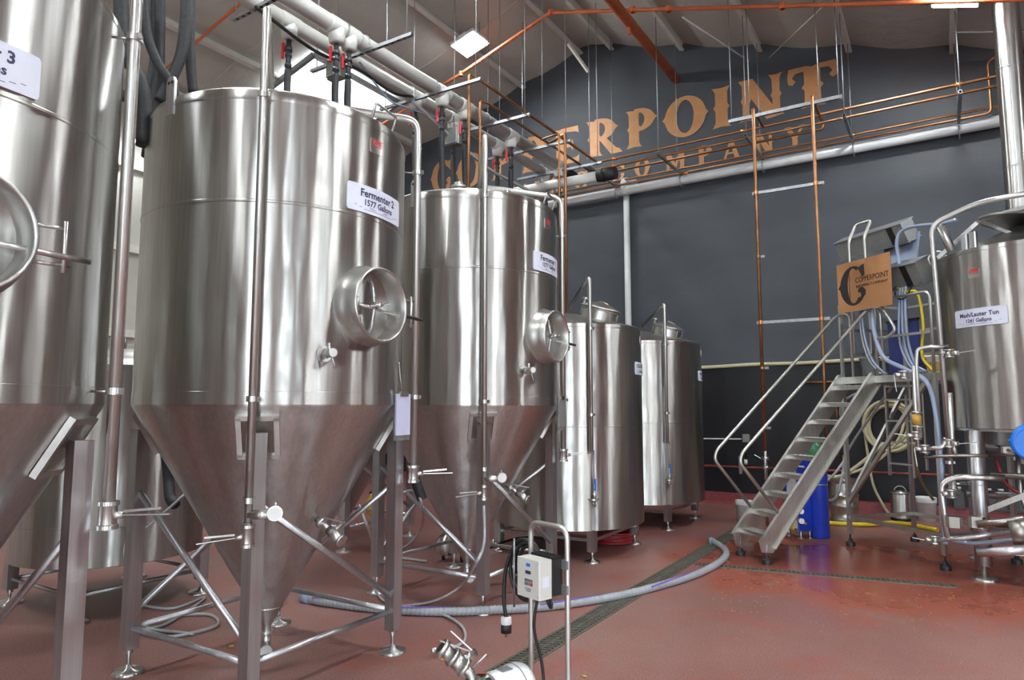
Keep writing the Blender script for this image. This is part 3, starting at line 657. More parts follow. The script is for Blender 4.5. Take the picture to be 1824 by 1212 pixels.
# mash tun at the right edge
def mash_tun(cx, cy):
    t = thing('mash_tun', 'big steel vessel with plate Mash/Lauter Tun at the right edge', 'tank', (cx, cy, 0))
    r, z0, z1 = 1.02, 1.70, 3.79
    MB().lathe([(r-.03, z0), (r, z0+.006), None, (r, z1-.05), None, (r+.004, z1-.046), None, (r+.004, z1), None, (r-.03, z1+.01)], 88).build('jacket', 'jacket', t)
    MB().lathe([(r-.03, z1+.01), (r-.1, z1+.03), (.25, z1+.33), (0, z1+.36)], 64).build('dome', 'dome', t)
    MB().lathe([(0, z0-.04), (.72, z0-.04), None, (r-.02, z0-.03), None, (r-.02, z0)], 64).build('bottom_ring', 'leg', t)
    for a_ in (-138, -42, 48, 138):
        p = pol(.99, a_, 0); l = MB().cyl(p+Vector((0, 0, .16)), p+Vector((0, 0, z0-.02)), .085, 24).build('leg', 'leg', t)
        MB().lathe([(0, 0), (.14, 0), None, (.14, .012), (.12, .025), None, (.03, .04), (.02, .16), (0, .16)], 24, p).build('foot', 'tube', l)
    label_plate(t, r, -129, 2.98, .63, .205, [('Mash/Lauter Tun', .068, .012), ('1241 Gallons', .058, -.055)])
    badge(t, r, -130, 3.5, 1.0)
    # hatch, hinge posts and gas strut on the roof
    hp = MB()
    for a_ in (-140, -133): hp.rbox(pol(.93, a_, z1+.1), (.05, .09, .22), .012, R(a_))
    hp.build('hinge_post', 'leg', t)
    fr_ = MB().beam(pol(1.0, -172, z1+.04), pol(.62, -150, z1+.42), .05, .05).beam(pol(.62, -150, z1+.42), pol(.45, -95, z1+.5), .06, .05).beam(pol(.45, -95, z1+.5), pol(.7, -62, z1+.3), .05, .05).beam(pol(.62, -150, z1+.42), pol(.5, -120, z1+.2), .04)
    fr_.build('hatch_frame', 'leg', t)
    MB().lathe([(0, .05), (.5, .0), None, (.52, -.03)], 36, pol(.38, -100, z1+.33), Matrix.Rotation(R(12), 3, 'Y')).build('hatch_lid', 'dome', t)
    MB().cyl(pol(.98, -150, z1+.05), pol(1.08, -152, z1+.36), .05, 16).cyl(pol(1.08, -152, z1+.36), pol(1.1, -151, z1+.40), .03, 12).build('spray_inlet', 'tube', t)
    MB().torus(pol(1.0, 178, z1+.06), .10, .014, AX['-Y'] @ rotz(0), 20, 8).build('inlet_elbow', 'tube', t)
    # support skirt and pipework below the floor of the tun
    u = MB()
    for k in range(4): u.beam(pol(.99, -138+k*90, .75+.35*(k % 2)), pol(.99, -48+k*90, 1.5-.5*(k % 2)), .08, .06)
    u.beam(pol(1.0, -138, .34), pol(1.0, -42, .34), .07).beam(pol(1.0, -138, .34), pol(1.0, 138, .34), .07)
    u.build('cross_brace', 'darksteel', t)
    MB().lathe([(.25, z0-.2), (.62, z0-.2), None, (.62, z0-.04)], 40).cyl((0, 0, 1.1), (0, 0, z0-.1), .12, 18).build('grain_outlet', 'leg', t)
    for k, (a_, b_) in enumerate((((-.7, -.55, 1.43), (.9, -.62, 1.43)), ((-.62, -.7, 1.18), (.9, -.75, 1.16)), ((-.85, -.4, .93), (.8, -.5, .93)), ((-.6, -.6, .62), (.9, -.7, .60)))):
        MB().cyl(a_, b_, .035 if k % 2 else .045, 12).build('manifold_pipe', 'darksteel' if k % 2 else 'leg', t)
    for x in (-.35, -.1, .2): MB().pipe([(x, -.62, 1.42), (x, -.66, .95), (x+.1, -.66, .62)], .024, .06).build('drop_pipe', 'darksteel', t)
    for k in range(5): MB().rbox((-.45+.2*k, -.72, 1.47-.04*(k % 2)), (.12, .1, .07), .02).cyl((-.45+.2*k, -.78, 1.47), (-.35+.2*k, -.86, 1.44), .016).build('clamp_valve', 'tube', t)
    MB().hose([(-.55, -.5, 1.35), (-.45, -.62, 1.05), (-.1, -.7, .92), (.25, -.66, 1.05), (.35, -.6, 1.35)], .018, 8).build('red_hose', 'redhose', t, 'red hose hanging below the tun')
    return t
mash_tun(1.03, 10.3)
# ------------------------------------------------------------------ brewhouse platform, stair and what stands round it
PR = R(-41.0)                       # the platform stands turned to the walls
PO = Vector((-2.18, 9.29, 0)); PM = Matrix.Rotation(PR, 3, 'Z')
def PL(x, y, z): return PO+PM @ Vector((x, y, z))      # platform coordinates -> world
RUN, TOP, WID = 1.87, 2.36, .27
st = thing('steel_stair', 'steep stainless stair with checker plate treads and looped handrails', 'stair', tuple(PO), PR)
A0, A1 = Vector((0, -.02, .22)), Vector((0, RUN-.05, TOP-.02)); sd = (A1-A0).normalized(); up_ = Vector((0, -sd.z, sd.y))
for s in (-1, 1):
    x = s*WID; m = MB(); Hh = .105
    prof = [A0+up_*-.02+Vector((0, -.05, -.06)), A0+Vector((0, .13, -.09)), A1-up_*.12+Vector((0, .02, -.03)), A1+Vector((0, .08, -.02)), A1+up_*.09+Vector((0, .02, .02)), A0+up_*.09]
    m.add([(x+dx, p.y, p.z) for dx in (-.006, .006) for p in prof], [tuple(range(5, -1, -1)), tuple(range(6, 12))]+[(i, (i+1) % 6, 6+(i+1) % 6, 6+i) for i in range(6)])
    m.beam(A0+up_*.09+Vector((x+s*.02, 0, 0)), A1+up_*.09+Vector((x+s*.02, 0, 0)), .05, .012, up_)
    m.beam(A0-up_*.06+Vector((x+s*.02, .1, 0)), A1-up_*.12+Vector((x+s*.02, 0, 0)), .05, .012, up_)
    g = m.build('stringer', 'alum', st)
    MB().lathe([(0, .0), (.06, .0), None, (.06, .055), (.05, .06), None, (.035, .065), (.03, .09), (0, .09)], 18, (x, .02, 0)).build('foot', 'rubber', g)
    MB().cyl((x, .02, .08), (x, .02, .24), .009, 8).build('foot_rod', 'galv', g)
    # looped handrail: rises from the stringer, folds back and runs up the flight, loops down at the platform
    b0 = A0+sd*.45+up_*.09; e0 = A1+up_*.09
    pts = [b0+Vector((x*1.02, 0, 0)), Vector((x*1.02, -.33, 1.25)), Vector((x*1.02, -.30, 1.37)), Vector((x*1.02, RUN-.12, TOP+.90)), Vector((x*1.02, RUN+.10, TOP+.93)), Vector((x*1.02, RUN+.13, TOP))]
    MB().sweep(fillet(pts, .16, 8), .021, 12).build('handrail', 'alum', st)
nt = 9
tre = MB().box((0, 0, 0), (2*WID-.012, .2, .012)).box((0, -.095, -.025), (2*WID-.012, .01, .05)).box((0, .095, -.02), (2*WID-.012, .01, .04))
trm = tre.mesh('tread'); trm.materials.append(MAT['alum'])
stud = MB()
for i in range(10):
    for j in range(4):
        cx, cy = -.23+.05*i+(.0125 if j % 2 else -.0125), -.07+.045*j; a = R(45 if (i+j) % 2 else -45)
        stud.box((cx, cy, .008), (.028, .009, .004), a)
stm = stud.mesh('tread_studs'); stm.materials.append(MAT['tube'])
for k in range(nt):
    f = (k+.55)/nt; p = A0.lerp(A1, f)+Vector((0, .02, 0))
    o = bpy.data.objects.new('tread', trm); COL.objects.link(o); o.parent = st; o.location = p
    q = bpy.data.objects.new('tread_studs', stm); COL.objects.link(q); q.parent = o; q['kind'] = 'stuff'

pf = thing('access_platform', 'stainless brewhouse platform with railings on square posts beside the tun', 'platform', tuple(PO), PR)
X0, X1, Y0, Y1 = -.34, 1.16, RUN, RUN+1.15
posts = [(X0, Y0), (X1, Y0), (X1, Y1), (X0, Y1)]
for (x, y) in posts:
    l = MB().bbox((x-.025, y-.025, .17), (x+.025, y+.025, TOP)).build('post', 'alum', pf)
    MB().lathe([(0, 0), (.06, 0), None, (.06, .05), (.05, .06), None, (.03, .065), (.028, .1), (0, .1)], 18, (x, y, 0)).cyl((x, y, .09), (x, y, .2), .01, 8).build('foot', 'rubber', l)
for a, b in ((0, 1), (1, 2), (2, 3), (3, 0)):
    (x, y), (x2, y2) = posts[a], posts[b]
    MB().beam((x, y, TOP-.04), (x2, y2, TOP-.04), .05, .09).build('deck_beam', 'alum', pf)
    MB().beam((x, y, .40), (x2, y2, .40), .04, .05).build('lower_beam', 'alum', pf)
MB().bbox((X0, Y0, TOP-.01), (X1, Y1, TOP+.012)).build('deck', 'alum', pf)
MB().beam((X0, Y0, .60), (X1-.1, Y0, TOP-.08), .045, .045).build('diagonal_brace', 'alum', pf)
MB().beam((X0, Y0, .62), (X0, Y1, TOP-.1), .045, .045).build('diagonal_brace', 'alum', pf)
rl = []
for (x, y) in ((X0, Y0), (X0, Y0+.55), (X0, Y1), (X0+.75, Y1), (X1, Y1), (X1, Y0+.5)):
    MB().bbox((x-.018, y-.018, TOP), (x+.018, y+.018, TOP+1.06)).build('rail_post', 'alum', pf)
for z in (.35, .7, 1.06):
    for a, b in (((X0, Y0), (X0, Y1)), ((X0, Y1), (X1, Y1)), ((X1, Y1), (X1, Y0+.5))):
        MB().beam((*a, TOP+z), (*b, TOP+z), .03, .035).build('rail', 'alum', pf)
MB().pipe([(WID+.02, Y0, TOP), (WID+.02, Y0, TOP+1.03), (X1, Y0, TOP+1.03), (X1, Y0, TOP)], .019, .1).build('front_rail', 'alum', pf)
MB().beam((WID+.02, Y0, TOP+.52), (X1, Y0, TOP+.52), .03).build('rail', 'alum', pf)
# hanging ladder frame behind the stair
ld = thing('hanging_ladder', 'narrow steel ladder hanging below the platform behind the stair', 'ladder', tuple(PL(0, 0, 0)), PR)
for x in (-.20, .22): MB().beam((x, Y0+.62, .98), (x, Y0+.62, TOP-.05), .035, .035).build('ladder_rail', 'alum', ld)
for k in range(4): MB().beam((-.20, Y0+.62, 1.15+.3*k), (.22, Y0+.62, 1.15+.3*k), .025, .025).build('rung', 'alum', ld)
MB().beam((.42, Y0+.62, 1.1), (.42, Y0+.62, TOP-.05), .03, .03).build('ladder_rail', 'alum', ld)
MB().beam((-.20, Y0+.62, TOP-.12), (.42, Y0+.62, TOP-.12), .03, .03).build('ladder_bracket', 'alum', ld)
# copper sign on its frame
SY = 1.72
sg = thing('copper_sign', 'square polished copper sign with black C emblem and COPPERPOINT BREWING COMPANY', 'sign', tuple(PL(0, 0, 0)), PR)
sx0, sx1, sz0, sz1 = -.20, .74, 3.27, 3.97
m = MB(); nn = 24                                   # the sheet bows slightly
grid = [(sx0+(sx1-sx0)*i/nn, SY+.018*math.sin(2.2*math.pi*i/nn)*math.sin(math.pi*j/nn)*.6, sz0+(sz1-sz0)*j/nn) for j in range(nn+1) for i in range(nn+1)]
m.add(grid, [(j*(nn+1)+i, j*(nn+1)+i+1, (j+1)*(nn+1)+i+1, (j+1)*(nn+1)+i) for j in range(nn) for i in range(nn)], True)
m.add([(p[0], p[1]+.004, p[2]) for p in grid], [(j*(nn+1)+i, (j+1)*(nn+1)+i, (j+1)*(nn+1)+i+1, j*(nn+1)+i+1) for j in range(nn) for i in range(nn)], True)
m.build('copper_sheet', 'coppersheet', sg)
def on_sheet(x, z): return SY+.0108*math.sin(2.2*math.pi*(x-sx0)/(sx1-sx0))*math.sin(math.pi*(z-sz0)/(sz1-sz0))-.0015
cm = MB()
for p in band(.30, .5, .30, .52, .14, .46, 58, 316, 44, (180,), .16, 8)+[[(.42, .93), (.50, 1.0), (.56, 1.02), (.57, .72), (.52, .70), (.46, .84)], [(.40, .10), (.50, .12), (.57, .22), (.58, .33), (.52, .42), (.44, .42), (.39, .35), (.42, .29), (.47, .28), (.47, .20)]]:
    ar = sum(p[i][0]*p[(i+1) % len(p)][1]-p[(i+1) % len(p)][0]*p[i][1] for i in range(len(p)))
    if ar < 0: p = p[::-1]
    k_ = len(cm.v); cm.add([(sx0+.05+q[0]*.80, on_sheet(sx0+.05+q[0]*.80, sz0+.09+q[1]*.53)-.0002*(k_ % 7), sz0+.09+q[1]*.53) for q in p], [tuple(range(len(p)))])
cm.build('emblem', 'black', sg)
ln = MB()
for dx, z0_, z1_ in ((.205, .12, .90), (.475, .12, .36), (.49, .66, .95)): ln.add([(sx0+.05+(dx+e)*.80, on_sheet(sx0+.05+(dx+e)*.80, sz0+.09+zz*.53), sz0+.09+zz*.53) for zz in (z0_, z1_) for e in (0, .008)], [(0, 1, 3, 2)])
ln.build('emblem_line', 'black', sg)
for txt, x0_, wid_, z_, h_ in (('COPPERPOINT', sx0+.325, .575, sz0+.385, .075), ('BREWING COMPANY', sx0+.335, .55, sz0+.315, .038)):
    wd = text_mb(txt, 1.0, 0, 0, 'LEFT'); xm = max(p[0] for p in wd.v); zm = max(p[2] for p in wd.v)
    wd.v = [(x0_+p[0]/xm*wid_, on_sheet(x0_+p[0]/xm*wid_, z_+p[2]/zm*h_)-.0005, z_+p[2]/zm*h_) for p in wd.v]
    wd.build('sign_lettering', 'black', sg)
MB().pipe([(.02, SY+.03, sz0-.6), (.02, SY+.03, 4.28), (.02, SY+.16, 4.52), (.30, SY+.16, 4.52), (.30, SY+.03, 4.28), (.30, SY+.03, sz0)], .021, .07).build('sign_frame', 'alum', sg)
MB().pipe([(.46, SY+.05, sz0+.1), (.72, SY+.05, 2.95), (.60, SY+.05, 2.86), (.42, SY+.05, 2.86)], .021, .07).build('sign_frame', 'alum', sg)
# control cabinets behind the sign, tilted on their swing arm
def cabinet(label, c, d, tilt, roll=0):
    t = thing('control_cabinet', label, 'cabinet', tuple(PL(*c)), PR)
    T = Matrix.Rotation(R(roll), 3, 'Y') @ Matrix.Rotation(R(tilt), 3, 'X')
    MB().box((0, 0, 0), (d[0], d[1], d[2]), m=T).build('enclosure', 'greybox', t)
    MB().box(T @ Vector((0, 0, d[2]/2+.006)), (d[0]+.03, d[1]+.03, .012), m=T).box(T @ Vector((0, 0, -d[2]/2-.006)), (d[0]+.03, d[1]+.03, .012), m=T).build('cover_lip', 'galv', t)
    MB().box(T @ Vector((d[0]/2-.2, -.003, 0)), (.09, d[1]+.006, d[2]-.01), m=T).build('black_band', 'black', t)
    for (a, b) in ((-.42, -.4), (.42, -.4), (-.42, .4), (.42, .4)):
        MB().box(T @ Vector((a*d[0], -d[1]/2-.006, b*d[2])), (.02, .012, .02), m=T).build('screw', 'tube', t)
    return t
cabinet('long grey control cabinet above the copper sign', (.10, 2.12, 4.30), (1.20, .22, .26), 28)
cabinet('short grey control cabinet right of the copper sign', (.70, 2.05, 3.70), (.52, .22, .30), 28)
MB_ = MB().box((.46, 2.18, 3.98), (.55, .03, .62), m=Matrix.Rotation(R(-12), 3, 'X'))
b_ = thing('cabinet_bracket', 'blue-grey plate bracket joining the two control cabinets', 'bracket', tuple(PL(0, 0, 0)), PR)
MB_.build('plate', 'bluehose', b_); MB().beam((.46, 2.2, 2.36), (.46, 2.2, 4.3), .06, .06).build('mast', 'alum', b_)
# blue panel on the platform
bp = thing('partition_board', 'upright blue sheet panel standing on the platform behind the hoses', 'panel', tuple(PL(.24, 2.40, TOP+.02)), PR)
MB().box((0, 0, .38), (.50, .025, .74)).build('sheet', 'bluepanel', bp); MB().box((0, -.004, .765), (.52, .04, .03)).build('edge_strip', 'black', bp)
for x in (-.235, .235): MB().box((x, -.014, .02), (.03, .02, .03)).build('corner_cap', 'black', bp)
# clear tub and box on the deck
tb = thing('plastic_tub', 'clear plastic tub on the platform left of the blue panel', 'tub', tuple(PL(-.12, 2.15, TOP+.013)), PR)
MB().lathe([(0, 0), (.10, 0), (.13, .26), (.14, .265), (.125, .26), (.095, .012), (0, .012)], 24).build('tub', 'clear', tb)
MB().torus((0, 0, .26), .135, .008).build('rim', 'clear', tb)
bx_ = thing('cardboard_box', 'small white and brown box on the platform beside the yellow cable', 'box', tuple(PL(.92, 2.25, TOP+.013)), PR)
MB().box((0, 0, .11), (.22, .2, .22)).build('carton', 'boxwhite', bx_); MB().box((0, -.102, .09), (.2, .006, .12)).build('print', 'leaf', bx_)

# hoses and cables of the brewhouse
def hose(name, label, pts, r, mat, cat='hose', group=None, seg=8, n=8):
    return tag(MB().hose(pts, r, seg, n).build(name, mat), label, cat, group)
for k, (dx, w_) in enumerate(((0, 'first'), (.05, 'second'), (.10, 'third'))):
    hose('blue_hose', f'pale blue hose hanging in front of the blue panel, {w_} from the left', [PL(.62+dx*.9, 1.98, 3.52), PL(.66+dx*1.0, 1.9, 3.2), PL(.62+dx*1.3, 1.93, 2.8), PL(.72+dx, 1.95, 2.5), PL(.85+dx, 1.99, 2.39)], .017, 'bluehose', group='pale blue hoses below the control cabinets')
hose('blue_hose', 'thick pale blue hose sweeping from behind the sign down past the deck', [PL(.28, 1.84, 3.3), PL(.34, 1.80, 2.95), PL(.50, 1.78, 2.6), PL(.86, 1.76, 2.42), PL(1.16, 1.74, 2.25), PL(1.26, 1.74, 1.9), PL(1.30, 1.74, 1.2), PL(1.31, 1.72, .6), PL(1.36, 1.66, .35)], .03, 'bluehose')
hose('blue_hose', 'slim pale blue hose dropping left of the sign frame to the deck', [PL(.08, 1.85, 3.28), PL(.12, 1.85, 2.9), PL(.22, 1.85, 2.6), PL(.38, 1.86, 2.42), PL(.46, 1.85, 2.39)], .015, 'bluehose')
hose('blue_hose', 'slim grey hose beside the sign frame nearest the stair', [PL(.02, 1.87, 3.28), PL(.05, 1.87, 2.9), PL(.15, 1.87, 2.6), PL(.30, 1.88, 2.42), PL(.36, 1.87, 2.39)], .012, 'clearhose')
hose('blue_hose', 'blue hose arching from the cabinets over to the tun roof', [PL(.62, 2.0, 3.75), PL(.64, 1.95, 4.15), PL(.80, 1.95, 4.28), PL(1.3, 1.85, 4.20), Vector((.02, 9.9, 4.2)), Vector((.25, 9.82, 4.22))], .022, 'bluehose')
hose('yellow_cable', 'yellow cable hanging down beside the blue panel', [PL(.55, 2.02, 3.53), PL(.72, 1.96, 3.45), PL(.92, 1.94, 3.4), PL(.98, 1.94, 3.0), PL(.94, 1.94, 2.6), PL(1.05, 1.96, 2.42), PL(1.2, 1.95, 2.30)], .018, 'yellow', 'cable')
hose('black_cable', 'thin black cable looped below the short cabinet', [PL(.56, 1.96, 3.55), PL(.60, 1.93, 3.40), PL(.74, 1.92, 3.36), PL(.86, 1.94, 3.52)], .01, 'rubber', 'cable')
# vapour / spray line over the tun
vp = thing('spray_line', 'stainless pipe rising by the platform and bending over the tun roof', 'pipe', (0, 0, 0))
pA = Vector((-.02, 9.66, 0))
MB().pipe([pA+V(.06, 0, 1.12), pA+V(0, 0, 4.16), Vector((.45, 9.6, 4.34)), Vector((1.9, 9.4, 4.40))], .031, .14, 12).build('pipe', 'tube', vp)
for z in (1.3, 2.6): clamp(vp, pA+V(.04, 0, z), .031)
butterfly(vp, pA+V(.06, 0, 1.06), .031, (.8, -.3, 0), .22)
# pipework between platform and tun
br = thing('brewhouse_pipework', 'stainless valve pipework standing between the platform and the tun legs', 'pipework', (0, 0, 0))
q = lambda x, y, D=9.4: at_d(x, y, D)
MB().pipe([q(1640, 780), q(1632, 650), q(1634, 622), q(1650, 618), q(1690, 618)], .022, .06).build('pipe', 'tube', br)
MB().pipe([q(1628, 652), q(1630, 720), q(1636, 800)], .026, .03).build('pipe', 'tube', br)
MB().cyl(q(1632, 738), q(1634, 757), .05, 16).build('sight_glass', 'amber', br)
for (x, y) in ((1633, 735), (1634, 760)): MB().cyl(q(x, y-2), q(x, y+2), .058, 16).build('flange', 'tube', br)
for k, (x, y, dx) in enumerate(((1632, 776, -14), (1647, 800, -10), (1690, 630, 6), (1610, 668, -16), (1690, 790, 8), (1695, 880, -6), (1665, 962, -6))):
    c = q(x, y); v_ = MB().cyl(c+V(0, 0, -.05), c+V(0, 0, .05), .035, 14).cyl(c+V(0, 0, .03), c+V(0, 0, .05), .055, 14).cyl(c+V(0, 0, -.05), c+V(0, 0, -.03), .055, 14).cyl(c, c+V(.09 if dx > 0 else -.09, -.06, 0), .026, 12)
    v_ = v_.build('valve', 'tube', br); e = c+V(.1 if dx > 0 else -.1, -.07, 0); MB().beam(e, e+V(.02, -.03, -.2 if k % 2 else .02)+V(.0 if k % 2 else .14*(1 if dx > 0 else -1), 0, 0), .03, .008).build('lever', 'tube', v_)
MB().pipe([q(1650, 800), q(1680, 797), q(1684, 780)], .026, .04).build('pipe', 'tube', br)
MB().pipe([q(1646, 815), q(1700, 812), q(1760, 812)], .02, .04).build('pipe', 'darksteel', br)
MB().pipe([q(1688, 958), q(1680, 900), q(1676, 862), q(1700, 850), q(1790, 852)], .034, .09).build('pipe', 'tube', br)
MB().pipe([q(1665, 962), q(1720, 958), q(1800, 948)], .03, .06).build('pipe', 'leg', br)
MB().pipe([q(1692, 700), q(1696, 790), q(1702, 810)], .028, .06).build('pipe', 'tube', br)
MB().pipe([q(1740, 935, 9.2), q(1824, 925, 9.2)], .04, .06).build('pipe', 'darksteel', br)
MB().pipe([q(1740, 985, 9.1), q(1850, 978, 9.1)], .05, .06).build('pipe', 'leg', br)
MB().cyl(q(1800, 948, 9.2), q(1830, 946, 9.2), .13, 24).build('pump_head', 'darksteel', br)
for x in (1700, 1740): MB().rbox(q(x, 930, 9.3), (.16, .14, .12), .03).build('clamp_block', 'darksteel', br)
hose('blue_hose', 'pale blue hose lying low under the tun', [q(1695, 962, 9.5)*1.0, q(1730, 968, 9.5), q(1780, 965, 9.5), q(1824, 960, 9.5)], .025, 'bluehose')
bw = thing('blue_handwheel', 'bright blue round valve wheel at the right edge under the tun', 'valve', tuple(at_d(1841, 789, 9.15)))
MB().torus((0, 0, 0), .17, .035, AX['-Y'], 28, 10).build('wheel_rim', 'bluebright', bw); MB().disc((0, 0, 0), .155, .03, 24, AX['-Y']).build('wheel_plate', 'bluebright', bw); MB().cyl((0, -.06, 0), (0, .4, 0), .03).build('spindle', 'tube', bw)
MB().cyl((-.22, 0, .02), (-.14, 0, .0), .02).build('wheel_handle', 'bluebright', bw)

# kegs, cylinder, exchanger, buckets, jugs
def keg(label, p, r, h, mat='keg'):
    t = thing('beer_keg', label, 'keg', (p[0], p[1], 0), 0)
    MB().lathe([(r*.9, 0), (r*.97, .02), (r*.97, .05), (r*.86, .07), (r*.97, h*.22), (r*.98, h*.36), (r*1.03, h*.38), (r*.98, h*.40), (r*.98, h*.60), (r*1.03, h*.62), (r*.98, h*.64), (r*.96, h*.80), (r*.86, h*.9), None, (r*.97, h*.92), (r*.97, h), None, (r*.88, h), None, (r*.88, h*.88), None, (0, h*.9)], 32).build('shell', mat, t)
    MB().cyl((0, 0, h*.88), (0, 0, h*.98), .035, 14).build('spear_valve', 'tube', t)
    return t
keg('dented grey steel keg standing behind the platform post', at_z(1505, 929), .235, .72)
p = at_z(1606, 927); t = thing('small_keg', 'slim shiny steel soda keg with looped handle by the kerb', 'keg', (p.x, p.y, 0))
MB().lathe([(.155, .025), (.155, .42), (.14, .47), (.1, .5), (0, .5)], 28).build('shell', 'tube', t); MB().lathe([(0, 0), (.165, 0), (.165, .04), (.155, .045)], 28).build('base_ring', 'rubber', t)
MB().torus((0, 0, .47), .145, .02, None, 24, 8).build('top_ring', 'tube', t); MB().torus((0, 0, .49), .09, .01, AX['-Y'], 16, 6, 0, 180).build('handle', 'tube', t)
def bucket(label, p, r, h):
    t = thing('white_bucket', label, 'bucket', (p[0], p[1], 0), 0, 'white plastic buckets')
    MB().lathe([(0, 0), (r*.85, 0), (r*.97, h*.78), (r*1.05, h*.8), (r*1.0, h*.83), (r*1.05, h*.88), (r*1.02, h*.9), (r*1.06, h*.97), (r*1.03, h), (r*.97, h), (r*.83, .02), (0, .02)], 28).build('shell', 'white', t)
    MB().sweep([(r*1.03*math.cos(R(a)), -r*1.05*math.sin(R(a))*.75, h*.85-.14*math.sin(R(a))) for a in range(0, 181, 12)], .004, 6).build('wire_handle', 'galv', t)
bucket('large white plastic bucket by the kerb beside the soda keg', at_z(1650, 928), .17, .40)
bucket('white plastic bucket on the floor behind the stair foot', at_z(1326, 930), .14, .36)
for k, (x, w_) in enumerate(((1709, 'leftmost of five, half behind the tun leg'), (1763, 'second from the left of five under the tun'), (1785, 'third from the left of five under the tun'), (1806, 'fourth from the left of five under the tun'), (1823, 'rightmost of five at the picture edge'))):
    p = at_y(x, 908, WALL_Y-.07); t = thing('clear_jug', 'clear plastic jug on the red kerb, '+w_, 'jug', (p.x, WALL_Y-.075, .205), 0, 'clear jugs on the kerb')
    MB().rbox((0, 0, .13), (.17, .12, .26), .03).lathe([(.08, .26), (.04, .32), (.035, .34), (0, .34)], 12).build('jug_body', 'clear', t); MB().cyl((0, 0, .335), (0, 0, .365), .042, 14).build('cap', 'white', t)
p = at_z(1460, 958); t = thing('gas_cylinder', 'tall blue gas cylinder with green shoulder standing behind the stair', 'cylinder', (p.x, p.y, 0))
MB().lathe([(0, 0), (.135, 0), (.145, .02), (.145, 1.22)], 30).build('shell', 'blue', t); MB().lathe([(.145, 1.22), (.135, 1.3), (.09, 1.38), (.05, 1.41)], 30).build('shoulder', 'green', t)
MB().cyl((0, 0, 1.40), (0, 0, 1.54), .035, 14).cyl((-.05, 0, 1.5), (.05, 0, 1.5), .014).build('valve', 'tube', t); MB().lathe([(.146, .78), (.149, .78), (.149, .80), (.146, .80)], 24).build('strap', 'galv', t)
p = at_z(1424, 957); t = thing('plate_heat_exchanger', 'steel plate heat exchanger with bright blue end frames behind the stair', 'heat exchanger', (p.x, p.y, 0), PR)
for x in (-.13, .13): MB().rbox((x, 0, .62), (.03, .24, 1.02), .01).build('frame_plate', 'blue', t)
for k in range(9): MB().box((-.10+.025*k, 0, .62), (.012, .22, .95)).build('plate', 'white', t)
for z in (.24, 1.06): MB().cyl((-.2, -.08, z), (.26, -.08, z), .016).build('guide_bar', 'tube', t)
for z in (.28, .42): MB().cyl((.12, -.1, z), (.26, -.16, z), .04, 16).build('port', 'tube', t)
for y in (-.08, .08):
    for x in (-.13, .13): MB().cyl((x, y, 0), (x, y, .12), .018, 8).cyl((x, y, 0), (x, y, .012), .045, 14).build('foot', 'tube', t)
MB().box((-.0, -.12, .16), (.06, .03, .08)).build('yellow_tag', 'yellow', t)
# white hose pieces under the stair
hose('cream_hose', 'cream hose crossing behind the platform at waist height', [at_y(1440, 838, 13.2), at_y(1490, 850, 13.0), at_y(1530, 828, 13.0), at_y(1575, 790, 13.3)], .03, 'creamhose')
hose('yellow_hose', 'yellow hose on the floor behind the platform braces', [at_z(1470, 932, .04), at_z(1540, 935, .04), at_z(1600, 932, .04), at_z(1670, 945, .04)], .035, 'yellow')
hose('grey_hose', 'thin grey hose looped in front of the steel keg', [PL(-.1, RUN+.6, TOP-.05), at_d(1500, 720, 12.0), at_d(1510, 800, 12.2), at_d(1490, 840, 12), at_d(1466, 865, 11.8), at_d(1472, 890, 11.8), at_d(1490, 885, 11.8), at_d(1500, 850, 12), at_d(1512, 800, 12.3), PL(.0, RUN+.6, TOP-.05)], .02, 'clearhose')
# coil of cream hose on its wall hook
hc = thing('hose_coil', 'coil of cream hose hung on the black wall behind the platform', 'hose', (0, 0, 0))
c = at_y(1583, 755, WALL_Y-.12)
for k in range(5):
    MB().torus(c+V(.02*k-.04, -.02*(k % 3), -.02*k), .36+.035*(k % 3), .03, AX['-Y'] @ Matrix.Diagonal((.95, 1.05, 1)), 36, 8).build('loop', 'creamhose', hc)
MB().cyl(c+V(0, .1, .34), c+V(0, -.15, .34), .02).build('hook', 'galv', hc)
MB().hose([c+V(-.4, 0, -.1), c+V(-.36, -.02, -.6), c+V(-.3, -.03, -1.1), c+V(-.16, -.04, -1.45), c+V(-.06, -.04, -1.62)], .024).build('hanging_end', 'creamhose', hc)
MB().hose([c+V(.3, 0, .2), c+V(.1, -.05, -.35), c+V(-.4, -.05, -.8), c+V(-1.2, -.05, -1.1)], .026).build('loose_end', 'creamhose', hc)
hose('olive_hose', 'olive green hose hanging from the pipework towards the bucket', [at_d(1628, 790, 10), at_d(1632, 830, 10.4), at_d(1645, 865, 10.8), at_d(1662, 890, 11.2)], .02, 'olivehose')
# ------------------------------------------------------------------ overhead services
ZS = 6.90                                   # underside level of the trapeze hangers
HA, HB, HZ = -6.60, -7.06, 6.99             # the two glycol headers run towards the gable
def unistrut(name, a, b, parent=None, w=.045):
    a, b = Vector(a), Vector(b); d = (b-a).normalized(); up = V(0, 0, 1) if abs(d.z) < .9 else V(1, 0, 0)
    r = d.cross(up).normalized(); u = r.cross(d); m = MB()
    m.beam(a+u*w/2, b+u*w/2, w, .006, u)
    for s in (-1, 1): m.beam(a+r*s*w/2, b+r*s*w/2, .006, w, u)
    n = max(2, int((b-a).length/.11))
    for k in range(n): m.beam(a.lerp(b, (k+.15)/n)-u*w/2, a.lerp(b, (k+.7)/n)-u*w/2, w, .005, u)
    return m.build(name, 'galv', parent)
k_ord = ['nearest the camera', 'second from the camera', 'third from the camera', 'fourth from the camera', 'fifth from the camera', 'sixth, nearest the gable']
